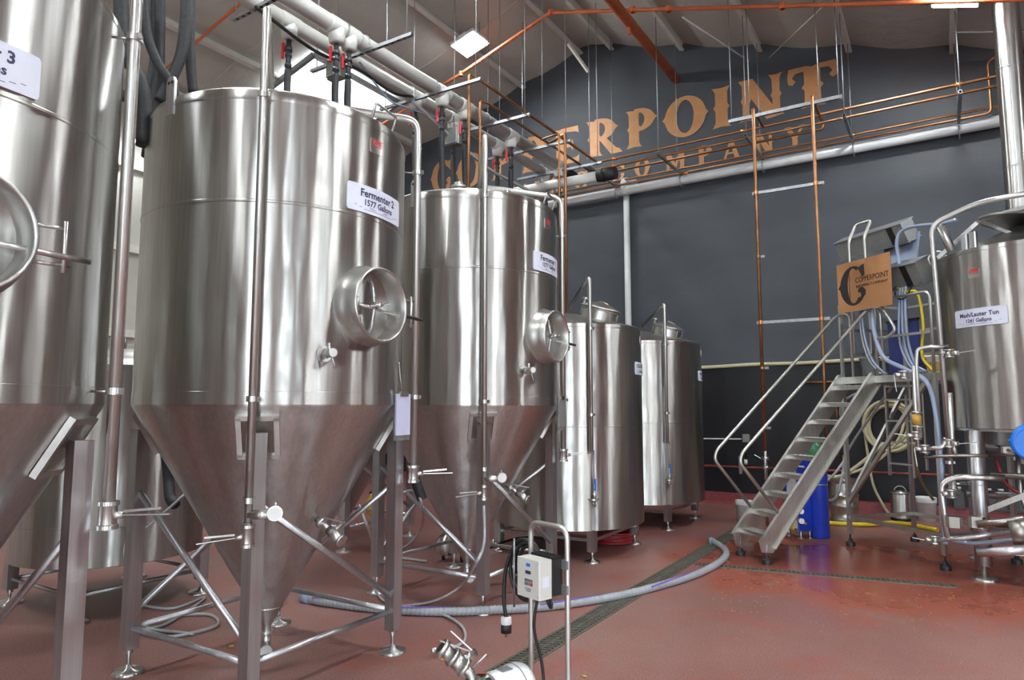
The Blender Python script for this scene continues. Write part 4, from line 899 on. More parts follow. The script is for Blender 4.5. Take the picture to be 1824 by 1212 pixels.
for i, (y, x0, x1) in enumerate(((4.55, -7.6, -5.75), (6.66, -7.65, -5.72), (8.18, -7.7, -5.66), (9.66, -7.4, -5.68), (11.05, -7.6, -5.62), (12.4, -7.6, -5.6))):
    t = thing('trapeze_hanger', 'galvanised strut on hanging rods under the white headers, '+k_ord[i], 'hanger', (0, 0, 0), 0, 'trapeze hangers of the glycol headers')
    unistrut('strut', (x0, y, ZS-.03), (x1, y, ZS-.03), t)
    for x in (x0+.12, x1-.1):
        MB().cyl((x, y, ZS-.08), (x, y, roof_z(x)+.02), .008, 6).build('threaded_rod', 'galv', t)
    for X_ in (HA, HB): MB().torus((X_, y, HZ), .115, .008, AX['-Y'], 20, 5, -20, 200).build('pipe_strap', 'galv', t)
def header(label, x, y0, y1, r, tees):
    t = thing('glycol_header', label, 'pipe', (0, 0, 0), 0, 'white insulated glycol headers')
    MB().sweep([(x, y0, HZ), (x, y1, HZ)], r, 24).build('pipe', 'insul', t)
    for y in tees:
        MB().sweep([(x, y, HZ-.02), (x, y, HZ-.14), (x, y, HZ-.22), (x, y, HZ-.235)], r, 20, True, [r*1.05, r*1.02, r*.9, r*.62]).sweep([(x, y-.17, HZ), (x, y-.13, HZ), (x, y+.13, HZ), (x, y+.17, HZ)], r, 24, True, [r, r*1.1, r*1.1, r]).build('tee_cover', 'insul', t)
    return t
def yA(px_, py_, X_): return at_x(px_, py_, X_).y
TA = [yA(600, 50, HA), yA(622, 62, HA), yA(788, 170, HA), yA(828, 196, HA), yA(910, 248, HA), yA(996, 302, HA)]
TB = [yA(515, 62, HB), yA(740, 190, HB), yA(808, 205, HB), yA(886, 256, HB), yA(972, 312, HB)]
header('thick white insulated pipe running along the right of the pair to the gable', HA, -3, TA[-1]+.12, .108, TA)
header('white insulated pipe on the left of the pair under the roof', HB, -3, TB[-1]+.12, .10, TB)
def drop(x, y, label, zend, bend=None, dark='blackhose'):
    t = thing('glycol_drop', label, 'hose', (x, y, 0), 0, 'dark insulated drops with red valve handles')
    z = HZ-.23
    MB().cyl((0, 0, z), (0, 0, z-.42), .034, 12).cyl((0, 0, z-.10), (0, 0, z-.16), .05, 12).cyl((0, 0, z-.2), (0, 0, z-.24), .046, 12).cyl((0, 0, z-.34), (0, 0, z-.38), .046, 12).build('pipe_union', 'darkpvc', t)
    h = MB().rbox((-.075, -.03, z-.14), (.05, .035, .21), .015).cyl((-.06, -.02, z-.14), (0, 0, z-.14), .02, 8); h.build('valve_handle', 'red', t, 'red valve handle')
    MB().cyl((0, 0, z-.43), (0, 0, z-.49), .037, 12).build('marker', 'yellow', t)
    pts = [(0, 0, z-.42), (0, 0, z-.8), (bend or (.05, .02, z-1.8))]+[((bend or (.05, .02, 0))[0]*1.6, (bend or (.05, .02, 0))[1]*1.6, zend)]
    MB().hose(pts, .046, 10).build('insulated_hose', dark, t)
    return t
pl_ = ['far left of the group above Fermenter 2', 'right of the group above Fermenter 2', 'left of the group above Fermenter 1', 'middle of the group above Fermenter 1', 'over the back of Fermenter 1', 'next to the wall end of the headers']
for i, y in enumerate(TA): drop(HA, y, 'dark drop with red valve, right header, '+pl_[i], 4.35 if i > 1 else 4.4)
pb_ = ['beside the skylight', 'hidden behind the steel filling pipe', 'third along', 'fourth along', 'nearest the gable']
for i, y in enumerate(TB): drop(HB, y, 'dark drop with red valve, left header, '+pb_[i], 4.35)
# header end: cross pipe with dark coupling
t = thing('header_crosspipe', 'white insulated pipe stub with dark rubber coupling below the gable lettering', 'pipe', (0, 0, 0))
e0, e1 = at_y(905, 345, 12.2), at_y(1075, 312, 12.2); MB().cyl(e0, e1, .10, 22).build('pipe', 'insul', t)
MB().cyl(e1-(e1-e0).normalized()*.12, e1+(e1-e0).normalized()*.26, .125, 22).torus(e1, .125, .018, AX['X'], 20, 6).build('coupling', 'rubber', t)
MB().cyl((HA, TA[-1]+.1, HZ), (HA+.1, TA[-1]+.5, HZ-.12), .11, 18).build('end_coupling', 'rubber', t)
# junction boxes on the struts
for x, y, w_, lb in ((600, 125, .26, 'grey electrical box between the drops above Fermenter 2'), (808, 245, .30, 'grey electrical box hung in front of the black gable corner')):
    c = at_x(x, y, -6.85); t = thing('junction_box', lb, 'box', tuple(c))
    MB().rbox((0, 0, 0), (w_, .14, w_), .02).build('enclosure', 'greybox', t); MB().rbox((0, -.08, 0), (w_*.9, .025, w_*.9), .02).build('cover', 'greybox', t)
    MB().cyl((0, 0, w_/2), (0, 0, ZS-c.z), .012).build('conduit', 'galv', t)
# sagging cables under the headers
for i, (pts, r, mt, lb) in enumerate((
    ([(455, 12), (560, 90), (640, 125), (700, 165), (735, 172)], .022, 'rubber', 'black cable sagging along the header above Fermenter 2'),
    ([(735, 180), (790, 232), (870, 300), (905, 320), (965, 352)], .03, 'clearhose', 'pale flexible conduit sagging below the headers above Fermenter 1'),
    ([(640, 110), (690, 175), (720, 190), (790, 215)], .014, 'bluehose', 'thin blue cable looping between the drops'))):
    hose('sagging_cable', lb, [at_x(x, y, -6.9) for x, y in pts], r, mt, 'cable')
# black insulated hoses rising behind Fermenter 3 and Fermenter 2
for i, (pts, lb, D, r) in enumerate((
    ([(215, -20), (218, 60), (232, 110), (255, 165), (255, 260)], 'leftmost, close to the steel pipe', 5.6, .05),
    ([(255, -20), (262, 60), (280, 110), (305, 150), (315, 190)], 'crossing behind the lifting lug', 6.0, .038),
    ([(285, -20), (284, 60), (282, 140), (270, 210), (262, 280)], 'second straight one', 6.2, .044),
    ([(332, -20), (330, 40), (322, 100), (300, 150), (285, 180)], 'curving in from the upper right', 6.1, .045),
    ([(340, -20), (338, 60), (340, 120), (344, 165)], 'straight one at the right', 6.3, .04),
    ([(200, 172), (235, 170), (262, 165), (275, 120), (278, 40), (278, -20)], 'bent one behind the steel pipe', 6.4, .045))):
    hose('insulated_hose', 'black insulated hose over the gap left of Fermenter 2, '+lb, [at_d(x, y, D) for x, y in pts], r, 'blackhose', group='black insulated hoses between the tanks', seg=12)
# long strut high over Fermenter 2
t = thing('trapeze_hanger', 'galvanised strut at the top edge left of the white headers', 'hanger', (0, 0, 0), 0, 'trapeze hangers of the glycol headers')
unistrut('strut', at_z(414, 36, 6.9), at_z(500, -8, 6.9), t)
MB().cyl(at_z(420, 34, 6.93), Vector((*at_z(420, 34, 6.93).xy, roof_z(at_z(420, 34, 6.93).x))), .008, 6).build('threaded_rod', 'galv', t)

# copper lines
def cop(label, pts, r=.022, fit=(), fil=.07, name='copper_pipe', grp=None):
    t = thing(name, label, 'pipe', (0, 0, 0), 0, grp)
    MB().pipe(pts, r, fil).build('pipe', 'copper', t)
    for p in fit: MB().cyl(Vector(p)-V(.05, 0, 0), Vector(p)+V(.05, 0, 0), r*1.35, 10).build('fitting', 'copperbright', t)
    return t
BY, BZ = 12.8, 7.05
G = 'copper water lines'
cop('copper pipe over the strut ends, outer of the pair turning along the gable', [(-5.97, 8.30, 4.4), (-5.97, 8.30, 7.10), (-5.90, 8.5, 7.05), (-5.90, BY, BZ), (4.5, BY, BZ+.1)], .026, [(-5.5, BY, BZ), (-2.9, BY, BZ+.03), (.46, BY, BZ+.06)], grp=G)
cop('copper pipe over the strut ends, inner of the pair turning along the gable', [(-6.22, 8.96, 4.4), (-6.22, 8.96, 6.98), (-6.17, 9.1, 6.98), (-6.17, BY+.22, 6.98), (4.5, BY+.22, 7.08)], .024, [(-5.6, BY+.22, 6.98)], grp=G)
cop('lower copper pipe close to the gable, upper of two', [(-8.5, 14.1, 7.01), (4.5, 14.1, 7.14)], .022, [(-2.9, 14.1, 7.06), (-1.2, 14.1, 7.08)], grp=G)
cop('lower copper pipe close to the gable, directly over the white pipe', [(-8.5, 14.0, 6.87), (.95, 14.0, 6.97), (.95, 14.0, 7.9), (1.2, 14.0, 8.0), (4.5, 14.0, 8.05)], .024, [(-4.4, 14.0, 6.9)], fil=.1, grp=G)
cop('third copper pipe of the hanging bundle, stopping at the drop', [(-6.3, BY+.40, 6.93), (-1.60, BY+.40, 6.97), (-1.60, BY+.40, 7.08), (-1.60, 12.0, 7.12), (-1.60, 12.0, 2.2), (-1.60, 12.0, 1.1)], .026, [], .05, grp=G)
cop('left tall copper drop in front of the black wall', [(-2.55, BY, BZ+.03), (-2.55, 12.0, 7.13), (-2.55, 12.0, 1.2)], .028, [], .05, grp=G)
cop('copper drop beside the filling pipe of Fermenter 1', [(-6.17, 11.2, 6.98), (at_y(1007, 300, 11.0).x, 11.0, 7.0), (at_y(1007, 300, 11.0).x, 11.0, 3.0)], .026, [], .05, grp=G)
cop('thin copper drop behind the rim of Fermenter 1', [(-6.17, 10.9, 6.95), (at_y(996, 300, 10.7).x, 10.7, 6.90), (at_y(996, 300, 10.7).x, 10.7, 3.6)], .02, [], .05, grp=G)
# hangers of the copper bundle along the gable
for i, x in enumerate((-6.05, -4.55, -2.85, -1.2, .48)):
    t = thing('bundle_hanger', 'galvanised cross strut carrying the copper lines, '+['leftmost by the headers', 'second from the left', 'middle one, near the left copper drop', 'fourth, right of the lettering', 'rightmost by the stack'][i], 'hanger', (0, 0, 0), 0, 'cross struts of the copper bundle')
    unistrut('strut', (x, BY-.1, BZ-.10), (x, 14.38, BZ-.10), t)
    MB().cyl((x, BY-.03, BZ-.12), (x, BY-.03, roof_z(x)+.02), .009, 6).build('threaded_rod', 'galv', t)
    MB().cyl((x, 13.95, BZ-.12), (x, 13.95, roof_z(x)+.02), .009, 6).build('threaded_rod', 'galv', t)
    MB().torus((x, 14.18, 6.80), .125, .012, AX['X'], 20, 6).build('pipe_clamp', 'galv', t)
t = thing('drop_hanger', 'bright strut on two rods holding the heads of the two tall copper drops', 'hanger', (0, 0, 0))
unistrut('strut', (-2.98, 12.04, 6.99), (-1.15, 12.04, 7.01), t, .055)
for x in (-2.93, -2.62, -1.5, -1.2): MB().cyl((x, 12.04, 6.98), (x, 12.04+.0, roof_z(x)+.02), .009, 6).build('threaded_rod', 'galv', t)
for i, z in enumerate((5.62, 3.37)):
    t = thing('drop_spreader', 'slotted strut joining the two tall copper drops, '+['upper one', 'lower one above the stair rail'][i], 'bracket', (0, 0, 0), 0, 'spreaders of the copper drops')
    unistrut('strut', (-2.62, 12.05, z), (-1.48, 12.05, z), t)
    for x in (-2.55, -1.60): MB().lathe([(.03, -.03), (.036, -.03), None, (.036, .03), None, (.03, .03)], 12, (x, 12.0, z)).build('clamp', 'copperbright', t)
for x, zz in ((-2.55, 4.5), (-2.55, 2.6), (-2.55, 1.6)):
    t = thing('pipe_standoff', f'small clamp on the left copper drop, {["", "high above the lower strut", "behind the handrail", "just above the floor valve"][1+[4.5, 2.6, 1.6].index(zz)]}', 'clamp', (x, 12.0, zz), 0, 'clamps on the left copper drop')
    MB().box((.03, .03, 0), (.14, .02, .04)).build('bracket', 'galv', t); MB().lathe([(.03, -.02), (.037, -.02), None, (.037, .02), None, (.03, .02)], 12).build('ring', 'copper', t)
t = thing('drain_cock', 'steel valve at the foot of the left copper drop beside the stair', 'valve', (-2.55, 12.0, 0))
MB().cyl((0, 0, 1.22), (0, 0, .75), .03, 12).cyl((-.06, 0, 1.1), (.06, 0, 1.1), .03).cyl((-.05, 0, .95), (.05, 0, .95), .035).build('body', 'tube', t); MB().beam((-.06, -.05, 1.1), (-.16, -.08, 1.16), .03, .01).build('lever', 'tube', t); MB().cyl((0, 0, .75), (0, 0, 0), .02, 8).build('tail_pipe', 'copper', t)
cop('short copper branch on the wall behind the stair', [(-2.3, WALL_Y-.06, 2.42), (-1.75, WALL_Y-.06, 2.42), (-1.72, WALL_Y-.06, 2.2), (-1.72, WALL_Y-.06, 1.0)], .024, [], .05)

# white PVC line on the gable with its riser
t = thing('white_pvc_pipe', 'long white PVC pipe running across the black wall under the copper lines', 'pipe', (0, 0, 0))
MB().cyl((-9.5, 14.18, 6.77), (1.3, 14.18, 6.87), .10, 24).build('pipe', 'pvc', t)
t = thing('white_pvc_riser', 'vertical white PVC pipe dropping down the black wall behind the liquor tanks', 'pipe', (0, 0, 0))
MB().cyl((-5.86, 14.27, 7.12), (-5.86, 14.27, .3), .068, 20).cyl((-5.86, 14.16, 7.05), (-5.86, 14.16, 6.7), .09, 20).cyl((-5.86, 14.27, 7.0), (-5.6, 14.27, 7.0), .06, 16).build('pipe', 'pvc', t)
# exhaust stack
t = thing('exhaust_stack', 'tall shiny round steel flue rising to the roof at the right edge', 'flue', (1.09, 12.2, 0))
zt_ = roof_z(1.09)
MB().lathe([(.171, 1.9), (.171, zt_+.02)], 36).build('flue_pipe', 'tube', t)
for z in (2.55, 4.05, 5.45, 6.95): MB().lathe([(.171, z-.012), (.178, z-.012), None, (.178, z+.012), None, (.171, z+.012)], 36).build('seam_band', 'leg', t)
MB().cyl((0, 0, .0), (0, 0, 1.9), .07, 12).build('support', 'leg', t)

# sprinkler pipes
SPY = 11.85
t = thing('sprinkler_line', 'orange sprinkler pipe following the roof slope across the gable', 'pipe', (0, 0, 0))
MB().pipe([(-10.0, SPY+.2, roof_z(-10)-.5), (-8.9, SPY+.15, 9.42), (-6.35, SPY-.2, 9.92), (1.3, SPY-.15, 7.7), (6, SPY, roof_z(6)-.6)], .035, .1).build('pipe', 'orange', t)
for p in ((-6.35, SPY-.2, 9.92), (-8.85, SPY+.15, 9.43), (-4.6, SPY-.18, 9.42), (-3.9, SPY-.18, 9.21), (-1.95, SPY-.17, 8.64)): MB().lathe([(.03, -.05), (.055, -.05), None, (.055, .05), None, (.03, .05)], 14, p).build('elbow', 'orange', t)
MB().cyl((-4.72, SPY-.2, 9.42), (-4.70, SPY-.1, 9.0), .03, 12).build('riser', 'orange', t)
for x in (-3.6, -1.4): MB().cyl((x, SPY-.18, roof_z(x)-.5), (x, SPY-.18, roof_z(x)), .008, 6).build('hanger_rod', 'galv', t)
t = thing('sprinkler_main', 'thick orange sprinkler main ending at the black gable', 'pipe', (0, 0, 0))
MB().cyl((-4.69, -6, 9.22), (-4.69, WALL_Y, 9.22), .10, 22).build('pipe', 'orange', t); MB().cyl((-4.69, WALL_Y-.1, 9.22), (-4.69, WALL_Y-.02, 9.22), .105, 22).build('end_collar', 'redpipe', t)
for y in (2, 6, 10): MB().cyl((-4.69, y, 9.22), (-4.69, y, roof_z(-4.69)), .01, 6).build('hanger_rod', 'galv', t)
t = thing('sprinkler_branch', 'thin orange sprinkler pipe on the left roof slope behind the headers', 'pipe', (0, 0, 0))
MB().pipe([(-13.6, 7.3, roof_z(-13.6)-.5), (-7.6, 7.3, roof_z(-7.6)-.5)], .03, .1).build('pipe', 'orange', t)
t = thing('sprinkler_branch', 'thin orange sprinkler pipe seen below the headers left of Fermenter 1', 'pipe', (0, 0, 0))
MB().pipe([(-13.6, 12.1, roof_z(-13.6)-.5), (-9.8, 12.1, roof_z(-9.8)-.5)], .03, .1).build('pipe', 'orange', t)

# free rods hanging from the roof towards other services
for i, (x, y, X_) in enumerate(((965, 30, 0), (890, 70, 0), (738, 40, 0), (600, 20, 0))):
    p = at_z(x, y, 9.0)
    tag(MB().cyl((p.x, p.y, roof_z(p.x)+.02), (p.x, p.y, 7.1), .007, 6).build('threaded_rod', 'galv'), 'thin bare threaded rod from the roof to the headers, '+['by the gable', 'left of the lettering', 'left of the panel light', 'above Fermenter 2'][i], 'rod', 'bare threaded rods')

# services on the black wall
hose('wall_hose', 'bundle of cream tubing strapped level across the black wall', [(-6.5, WALL_Y-.04, 2.74), (-4.3, WALL_Y-.04, 2.77), (-3.2, WALL_Y-.045, 2.80), (-2.2, WALL_Y-.04, 2.80), (-1.2, WALL_Y-.045, 2.83), (.5, WALL_Y-.04, 2.84), (2.5, WALL_Y-.04, 2.86)], .038, 'creamhose', 'tubing', None, 8, 6)
tag(MB().cyl((-7, WALL_Y-.05, .72), (3, WALL_Y-.05, .78), .022, 10).build('wall_pipe', 'redpipe'), 'thin oxide red pipe running low along the black wall', 'pipe')
t = thing('wall_socket', 'grey conduit with junction box and plug on the wall left of the stair', 'socket', (0, WALL_Y, 0))
MB().cyl((-5.0, -.05, 1.28), (-3.5, -.05, 1.30), .014, 8).build('conduit', 'pvc', t); MB().rbox((-3.40, -.06, 1.32), (.14, .09, .16), .01).build('box', 'greybox', t)
MB().cyl((-3.42, -.08, 1.25), (-3.42, -.08, .86), .012, 8).build('cord', 'rubber', t); MB().cyl((-3.42, -.08, .9), (-3.42, -.08, .8), .035, 10).build('plug', 'white', t)
tag(MB().rbox((-3.53, WALL_Y-.07, .78), (.07, .05, .34), .01).cyl((-3.53, WALL_Y-.1, .72), (-3.53, WALL_Y-.02, .72), .02).build('strut_bracket', 'galv'), 'short galvanised bracket holding the red wall pipe', 'bracket')
tag(MB().rbox((-1.62, WALL_Y-.06, .96), (.08, .08, .16), .01).cyl((-1.62, WALL_Y-.06, .9), (-1.62, WALL_Y-.06, .5), .012).build('switch_box', 'greybox'), 'small grey switch box on the wall behind the steel keg', 'box')
# ------------------------------------------------------------------ floor drains
def drain(label, a, b, w):
    a, b = Vector((*a, 0)), Vector((*b, 0)); d = (b-a).normalized(); n = Vector((-d.y, d.x, 0)); ln = (b-a).length; ang = math.atan2(d.y, d.x)
    t = thing('floor_drain', label, 'drain', tuple(a), ang)
    MB().bbox((0, -w/2, .001), (ln, w/2, .003)).build('channel_shade', 'drainshade', t)  # flat near-black strip paints the shade of the recessed drain
    for s in (-1, 1): MB().bbox((0, s*w/2-.012, 0), (ln, s*w/2+.012, .007)).build('edge_frame', 'iron', t)
    k = int(ln/.5)+1; gm = MB(); nb = 9
    for i in range(nb):
        x = .5/nb*(i+.5)
        for s in (-1, 1): gm.box((x, s*w*.22, .006), (.02, w*.42, .006), R(28))
    gm.box((.25, 0, .006), (.5, .016, .007)); me = gm.mesh('grate'); me.materials.append(MAT['iron'])
    for i in range(k):
        o = bpy.data.objects.new('grate', me); COL.objects.link(o); o.parent = t; o.location = (i*ln/k, 0, 0); o.scale = (ln/k/.5, 1, 1)
    return t
drain('long slotted floor drain running from the foreground to the black wall', (-2.86, 1.2), (-2.86, 14.1), .2)
drain('short slotted floor drain running past the stair feet', (-2.72, 8.66), (0.02, 9.12), .13)

# ------------------------------------------------------------------ hoses on the floor
pts = [at_z(x, y, .042) for x, y in ((545, 1066), (580, 1073), (650, 1082), (720, 1088), (800, 1090), (880, 1087), (960, 1082), (1040, 1072), (1110, 1060), (1170, 1045), (1230, 1027), (1272, 1008), (1293, 990), (1288, 976), (1268, 964))]
hz = thing('suction_hose', 'thick grey ribbed hose with purple stripe snaking over the floor drain', 'hose', (0, 0, 0))
path = catmull(pts, 40); rad = [.040+.0022*(1 if (i % 4) < 2 else -1) for i in range(len(path))]
MB().sweep(path, .04, 14, True, rad).build('hose_wall', 'greyhose', hz)
m = MB()
for (i0, i1, a0, da) in ((90, 165, 10, 75), (240, 330, 35, 70), (350, 430, 20, 90), (20, 60, 30, 60)):
    fr_ = []
    for i in range(i0, min(i1, len(path)-1), 2):
        T_ = (path[i+1]-path[i]).normalized(); n_ = Vector((0, 0, 1)); s_ = T_.cross(n_).normalized(); f = (i-i0)/(i1-i0)
        row = [path[i]+(n_*math.sin(R(a_))+s_*math.cos(R(a_)))*.0445 for a_ in (a0+da*f, a0+da*f+22)]
        fr_.append(row)
    k = len(m.v); m.add([p for r_ in fr_ for p in r_], [(2*j, 2*j+1, 2*j+3, 2*j+2) for j in range(len(fr_)-1)], True)
m.build('purple_stripe', 'purple', hz, 'purple printed stripe')
for s, p, q_ in ((0, path[0], path[6]), (1, path[-1], path[-7])):
    d = (p-q_).normalized(); MB().cyl(p-d*.06, p+d*.05, .05, 16).build('hose_cuff', 'bluehose', hz)
hose('clear_tube', 'pale thin tubing lying coiled on the floor behind the left leg of Fermenter 2', [at_z(x, y, .02) for x, y in ((240, 985),)]+[at_z(235, 1060, .02), at_z(300, 1085, .02), at_z(365, 1065, .02)]+[at_z(300, 1110, .02), at_z(250, 1125, .02), at_z(300, 1135, .02), at_z(385, 1115, .02), at_z(370, 1095, .02), at_z(290, 1100, .02), at_z(262, 1118, .02), at_z(345, 1130, .02)], .013, 'clearhose', n=10)
hose('clear_tube', 'pale thin tubing rising from the coil behind Fermenter 2 to the tank behind', [at_z(240, 985, .02)]+[at_d(225, 1000, 6.6), at_d(228, 960, 6.9), at_d(262, 940, 7.0), at_d(330, 880, 7.2)], .013, 'clearhose')
hose('clear_tube', 'pale thin tubing hanging from the front valve of Fermenter 1 to the floor', [F1.location+pol(1.09, -46, 1.02), F1.location+pol(1.12, -46, .7), at_d(850, 1000, 6.1), at_z(820, 1045, .05), at_z(770, 1072, .02), at_z(700, 1078, .02), at_z(668, 1050, .02), at_z(672, 1015, .02), at_z(700, 995, .02), at_z(760, 1000, .02)], .014, 'clearhose')
hose('clear_tube', 'pale thin tubing looping between Fermenter 2 and Fermenter 1', [at_d(640, 900, 6.6), at_d(655, 940, 6.6), at_z(672, 972, .1), at_z(720, 975, .02), at_z(750, 940, .3), at_d(752, 900, 7), at_d(735, 875, 7.2), at_d(715, 878, 7.2)], .013, 'clearhose')
hose('clear_tube', 'pale thin tubing running from under the grey hose towards the pump', [at_z(770, 1090, .02), at_z(800, 1100, .02), at_z(824, 1118, .02), at_z(828, 1140, .02), at_z(812, 1152, .04), at_z(795, 1156, .05)], .013, 'clearhose')
t = thing('hose_nozzle', 'black hose tail with steel end fitting on the floor left of the pump', 'nozzle', (0, 0, 0))
MB().cyl(at_z(798, 1150, .05), at_z(782, 1156, .05), .014, 10).build('hose_tail', 'rubber', t); MB().cyl(at_z(783, 1156, .05), at_z(768, 1160, .05), .02, 10).build('end_fitting', 'tube', t)
hose('black_hose', 'black hose with yellow tag hanging behind the cone of Fermenter 2', [at_d(295, 800, 7.4), at_d(300, 850, 7.4), at_d(303, 885, 7.3), at_d(312, 900, 7.2)], .05, 'blackhose')
hose('black_hose', 'black hose hanging beside the cone of Fermenter 1', [at_d(735, 840, 6.9), at_d(745, 870, 6.9), at_d(752, 890, 6.9)], .05, 'blackhose')
hose('black_hose', 'black cable lying low between Fermenter 1 and the cold liquor tank', [at_z(865, 980, .1), at_z(900, 965, .12), at_z(940, 958, .12), at_z(985, 962, .1)], .018, 'rubber')
t = thing('yellow_spray_bottle', 'yellow sprayer standing behind Fermenter 2', 'sprayer', tuple(at_z(662, 915)))
MB().lathe([(0, 0), (.09, 0), (.1, .05), (.1, .22), (.04, .3), (.03, .36), (0, .36)], 18).build('bottle', 'yellow', t); MB().beam((-.05, 0, .36), (.1, 0, .4), .04, .05).build('trigger', 'black', t)
t = thing('red_hose_coil', 'dark red hose coiled on the floor under the cold liquor tank', 'hose', (0, 0, 0))
c = at_z(1090, 966)
for k in range(6): MB().torus(c+V(.02*(k % 3), .03*(k % 2), .03+.024*k), .30-.015*(k % 3), .018, None, 32, 7).build('loop', 'redhose', t)
t = thing('floor_pump', 'small steel pump on the floor behind Fermenter 1', 'pump', tuple(at_z(795, 998)))
MB().lathe([(0, -.09), (.12, -.09), (.14, -.05), (.14, .05), (.12, .09), (0, .09)], 22, (0, 0, .19), AX['X']).build('casing', 'tube', t); MB().cyl((.09, 0, .19), (.3, 0, .19), .07, 16).build('motor', 'darksteel', t); MB().cyl((0, 0, .3), (0, 0, .42), .03).build('port', 'tube', t)
for x in (-.05, .24): MB().cyl((x, 0, 0), (x, 0, .12), .02, 8).build('foot', 'rubber', t)
t = thing('inspection_valve', 'small steel ball valve lying near the cone tip of Fermenter 1', 'valve', tuple(at_z(868, 975)))
MB().cyl((0, 0, .06), (.2, .1, .06), .03).cyl((.06, .03, .06), (.1, .05, .06), .05).build('body', 'tube', t); MB().beam((.08, .04, .1), (.2, .0, .12), .02, .008).build('lever', 'tube', t)
# clip-board papers hung between the tanks
for lb, ft, a_ in (('pale lilac paper pad on a clip hanging at the right side of Fermenter 2', F2, 27), ('thin dark clipboard hanging at the right side of Fermenter 1', F1, 29)):
    t = thing('clipboard', lb, 'clipboard', tuple(ft.location+pol(1.035, a_, 0)), R(a_))
    T = Matrix.Rotation(R(-22), 3, 'Z')
    MB().box((0, 0, 1.87), (.012, .20, .36), m=T).build('board', 'clear', t); MB().box(T @ V(.012, 0, 0)+V(0, 0, 1.89), (.012, .18, .32), m=T).build('paper_pad', 'paper' if ft is F2 else 'greybox', t)
    MB().box(T @ V(.02, 0, 0)+V(0, 0, 2.05), (.02, .1, .04), m=T).cyl(V(.0, 0, 2.06), V(-.03, 0, 2.3), .005, 6).build('clip', 'tube', t)
# crumbs and leaves
for i, (x, y, lb) in enumerate(((1041, 1206, 'dry yellow leaf on the floor by the cart'), (412, 1153, 'small tan pebble on the floor under Fermenter 2'), (788, 1176, 'pale sliver of straw on the floor near the pump'))):
    p = at_z(x, y); t = MB().lathe([(0, .012), (.018, .01), (.03, .002), (0, 0)], 7 if i == 0 else 9, (0, 0, 0), Matrix.Diagonal((1.0, .5, 1.0 if i != 1 else 1.6)))
    o = tag(t.build('debris', 'leaf'), lb, 'debris'); o.location = p; o.rotation_euler = (0, 0, .8*i)
sp = MB()
for i in range(520):
    x, y = random.gauss(-.9, 1.1), random.gauss(7.6, .9)
    if i % 3 == 0: x, y = random.uniform(-2.6, 1.5), random.uniform(5, 9)
    s = random.uniform(.002, .0055); a = random.random()*6
    sp.box((x, y, .003), (s*2, s, .005), a)
o = sp.build('spilled_grain', 'leaf'); tag(o, 'scattered grain crumbs on the open red floor', 'grain', kind='stuff')

# ------------------------------------------------------------------ pump cart in the foreground
CR = R(71.7); CO = Vector((-2.045, 3.685, 0)); CM = Matrix.Rotation(CR, 3, 'Z')
ct = thing('pump_cart', 'stainless pump cart with white motor, tall loop handle and speed controller', 'pump', tuple(CO), CR)
MB().pipe([(-.28, .16, .2), (-.02, .16, .26), (.0, .16, .36), (-.0, .16, 1.245), (0, -.16, 1.245), (.0, -.16, .2), (.0, -.16, .12)], .017, .075, 12).build('handle', 'alum', ct)
MB().box((-.40, 0, .11), (.9, .30, .02)).box((-.40, .15, .12), (.9, .02, .05)).box((-.40, -.15, .12), (.9, .02, .05)).build('base_plate', 'alum', ct)
MB().prism([(-.0, .12), (-.16, .12), (-.0, .32)], -.166, -.156, Matrix(((1, 0, 0), (0, 0, 1), (0, 1, 0)))).build('gusset', 'alum', ct)
for y in (-.2, .2):
    MB().lathe([(.0, -.02), (.05, -.02), (.055, -.014), (.055, .014), (.05, .02), (0, .02)], 20, (.0, y, .055), AX['-Y']).build('wheel', 'rubber', ct)
MB().cyl((0, -.2, .055), (0, .2, .055), .01, 8).build('axle', 'galv', ct)
for y in (-.12, .12): MB().cyl((-.78, y, 0), (-.78, y, .1), .016, 10).build('prop_foot', 'rubber', ct)
mz = .37
mo = MB().lathe([(0, -.45), (.115, -.45), (.125, -.435), (.125, -.30), None, (.133, -.29), (.135, -.23), (.125, -.20), (.09, -.185), (0, -.182)], 40, (0, 0, mz), AX['X']).build('motor', 'motor', ct)
MB().lathe([(.1355, -.275), (.1365, -.275), (.1365, -.268), (.1355, -.268)], 40, (0, 0, mz), AX['X']).build('motor_seam', 'greybox', mo)
MB().box((-.34, -.0, mz+.126), (.075, .06, .004), m=Matrix.Rotation(R(0), 3, 'X')).build('rating_plate', 'galv', mo)
MB().box((-.42, 0, .19), (.22, .18, .12)).build('motor_foot', 'motor', mo)
ad = MB().lathe([(.125, -.45), (.128, -.46), (.120, -.50), (.10, -.53)], 36, (0, 0, mz), AX['X']).build('adapter', 'tube', ct)
for k, a_ in enumerate((60, 85, 110, 135, 160)):
    T = Matrix.Rotation(R(a_-90), 3, 'X'); MB().box(V(-.485, 0, mz)+T @ V(0, 0, .126), (.03, .022, .003), m=T).build('vent_slot_shade', 'black', ad)  # black slips paint the shade inside the vents
T = Matrix.Rotation(R(-14), 3, 'X'); MB().box(V(-.47, 0, mz)+T @ V(0, 0, .129), (.03, .06, .002), m=T).build('warning_sticker', 'orange', ad)
T = Matrix.Rotation(R(50), 3, 'X'); MB().box(V(-.485, 0, mz)+T @ V(0, 0, .1285), (.04, .03, .002), m=T).build('caution_sticker', 'yellow', ad)
ca = MB().lathe([(0, -.65), (.06, -.645), (.10, -.63), (.118, -.60), (.118, -.55), (.10, -.52), (0, -.52)], 36, (0, 0, mz-.01), AX['X']).build('pump_casing', 'tube', ct)
MB().lathe([(.118, -.585), (.128, -.585), None, (.128, -.565), None, (.118, -.565)], 36, (0, 0, mz-.01), AX['X']).build('casing_clamp', 'tube', ca)
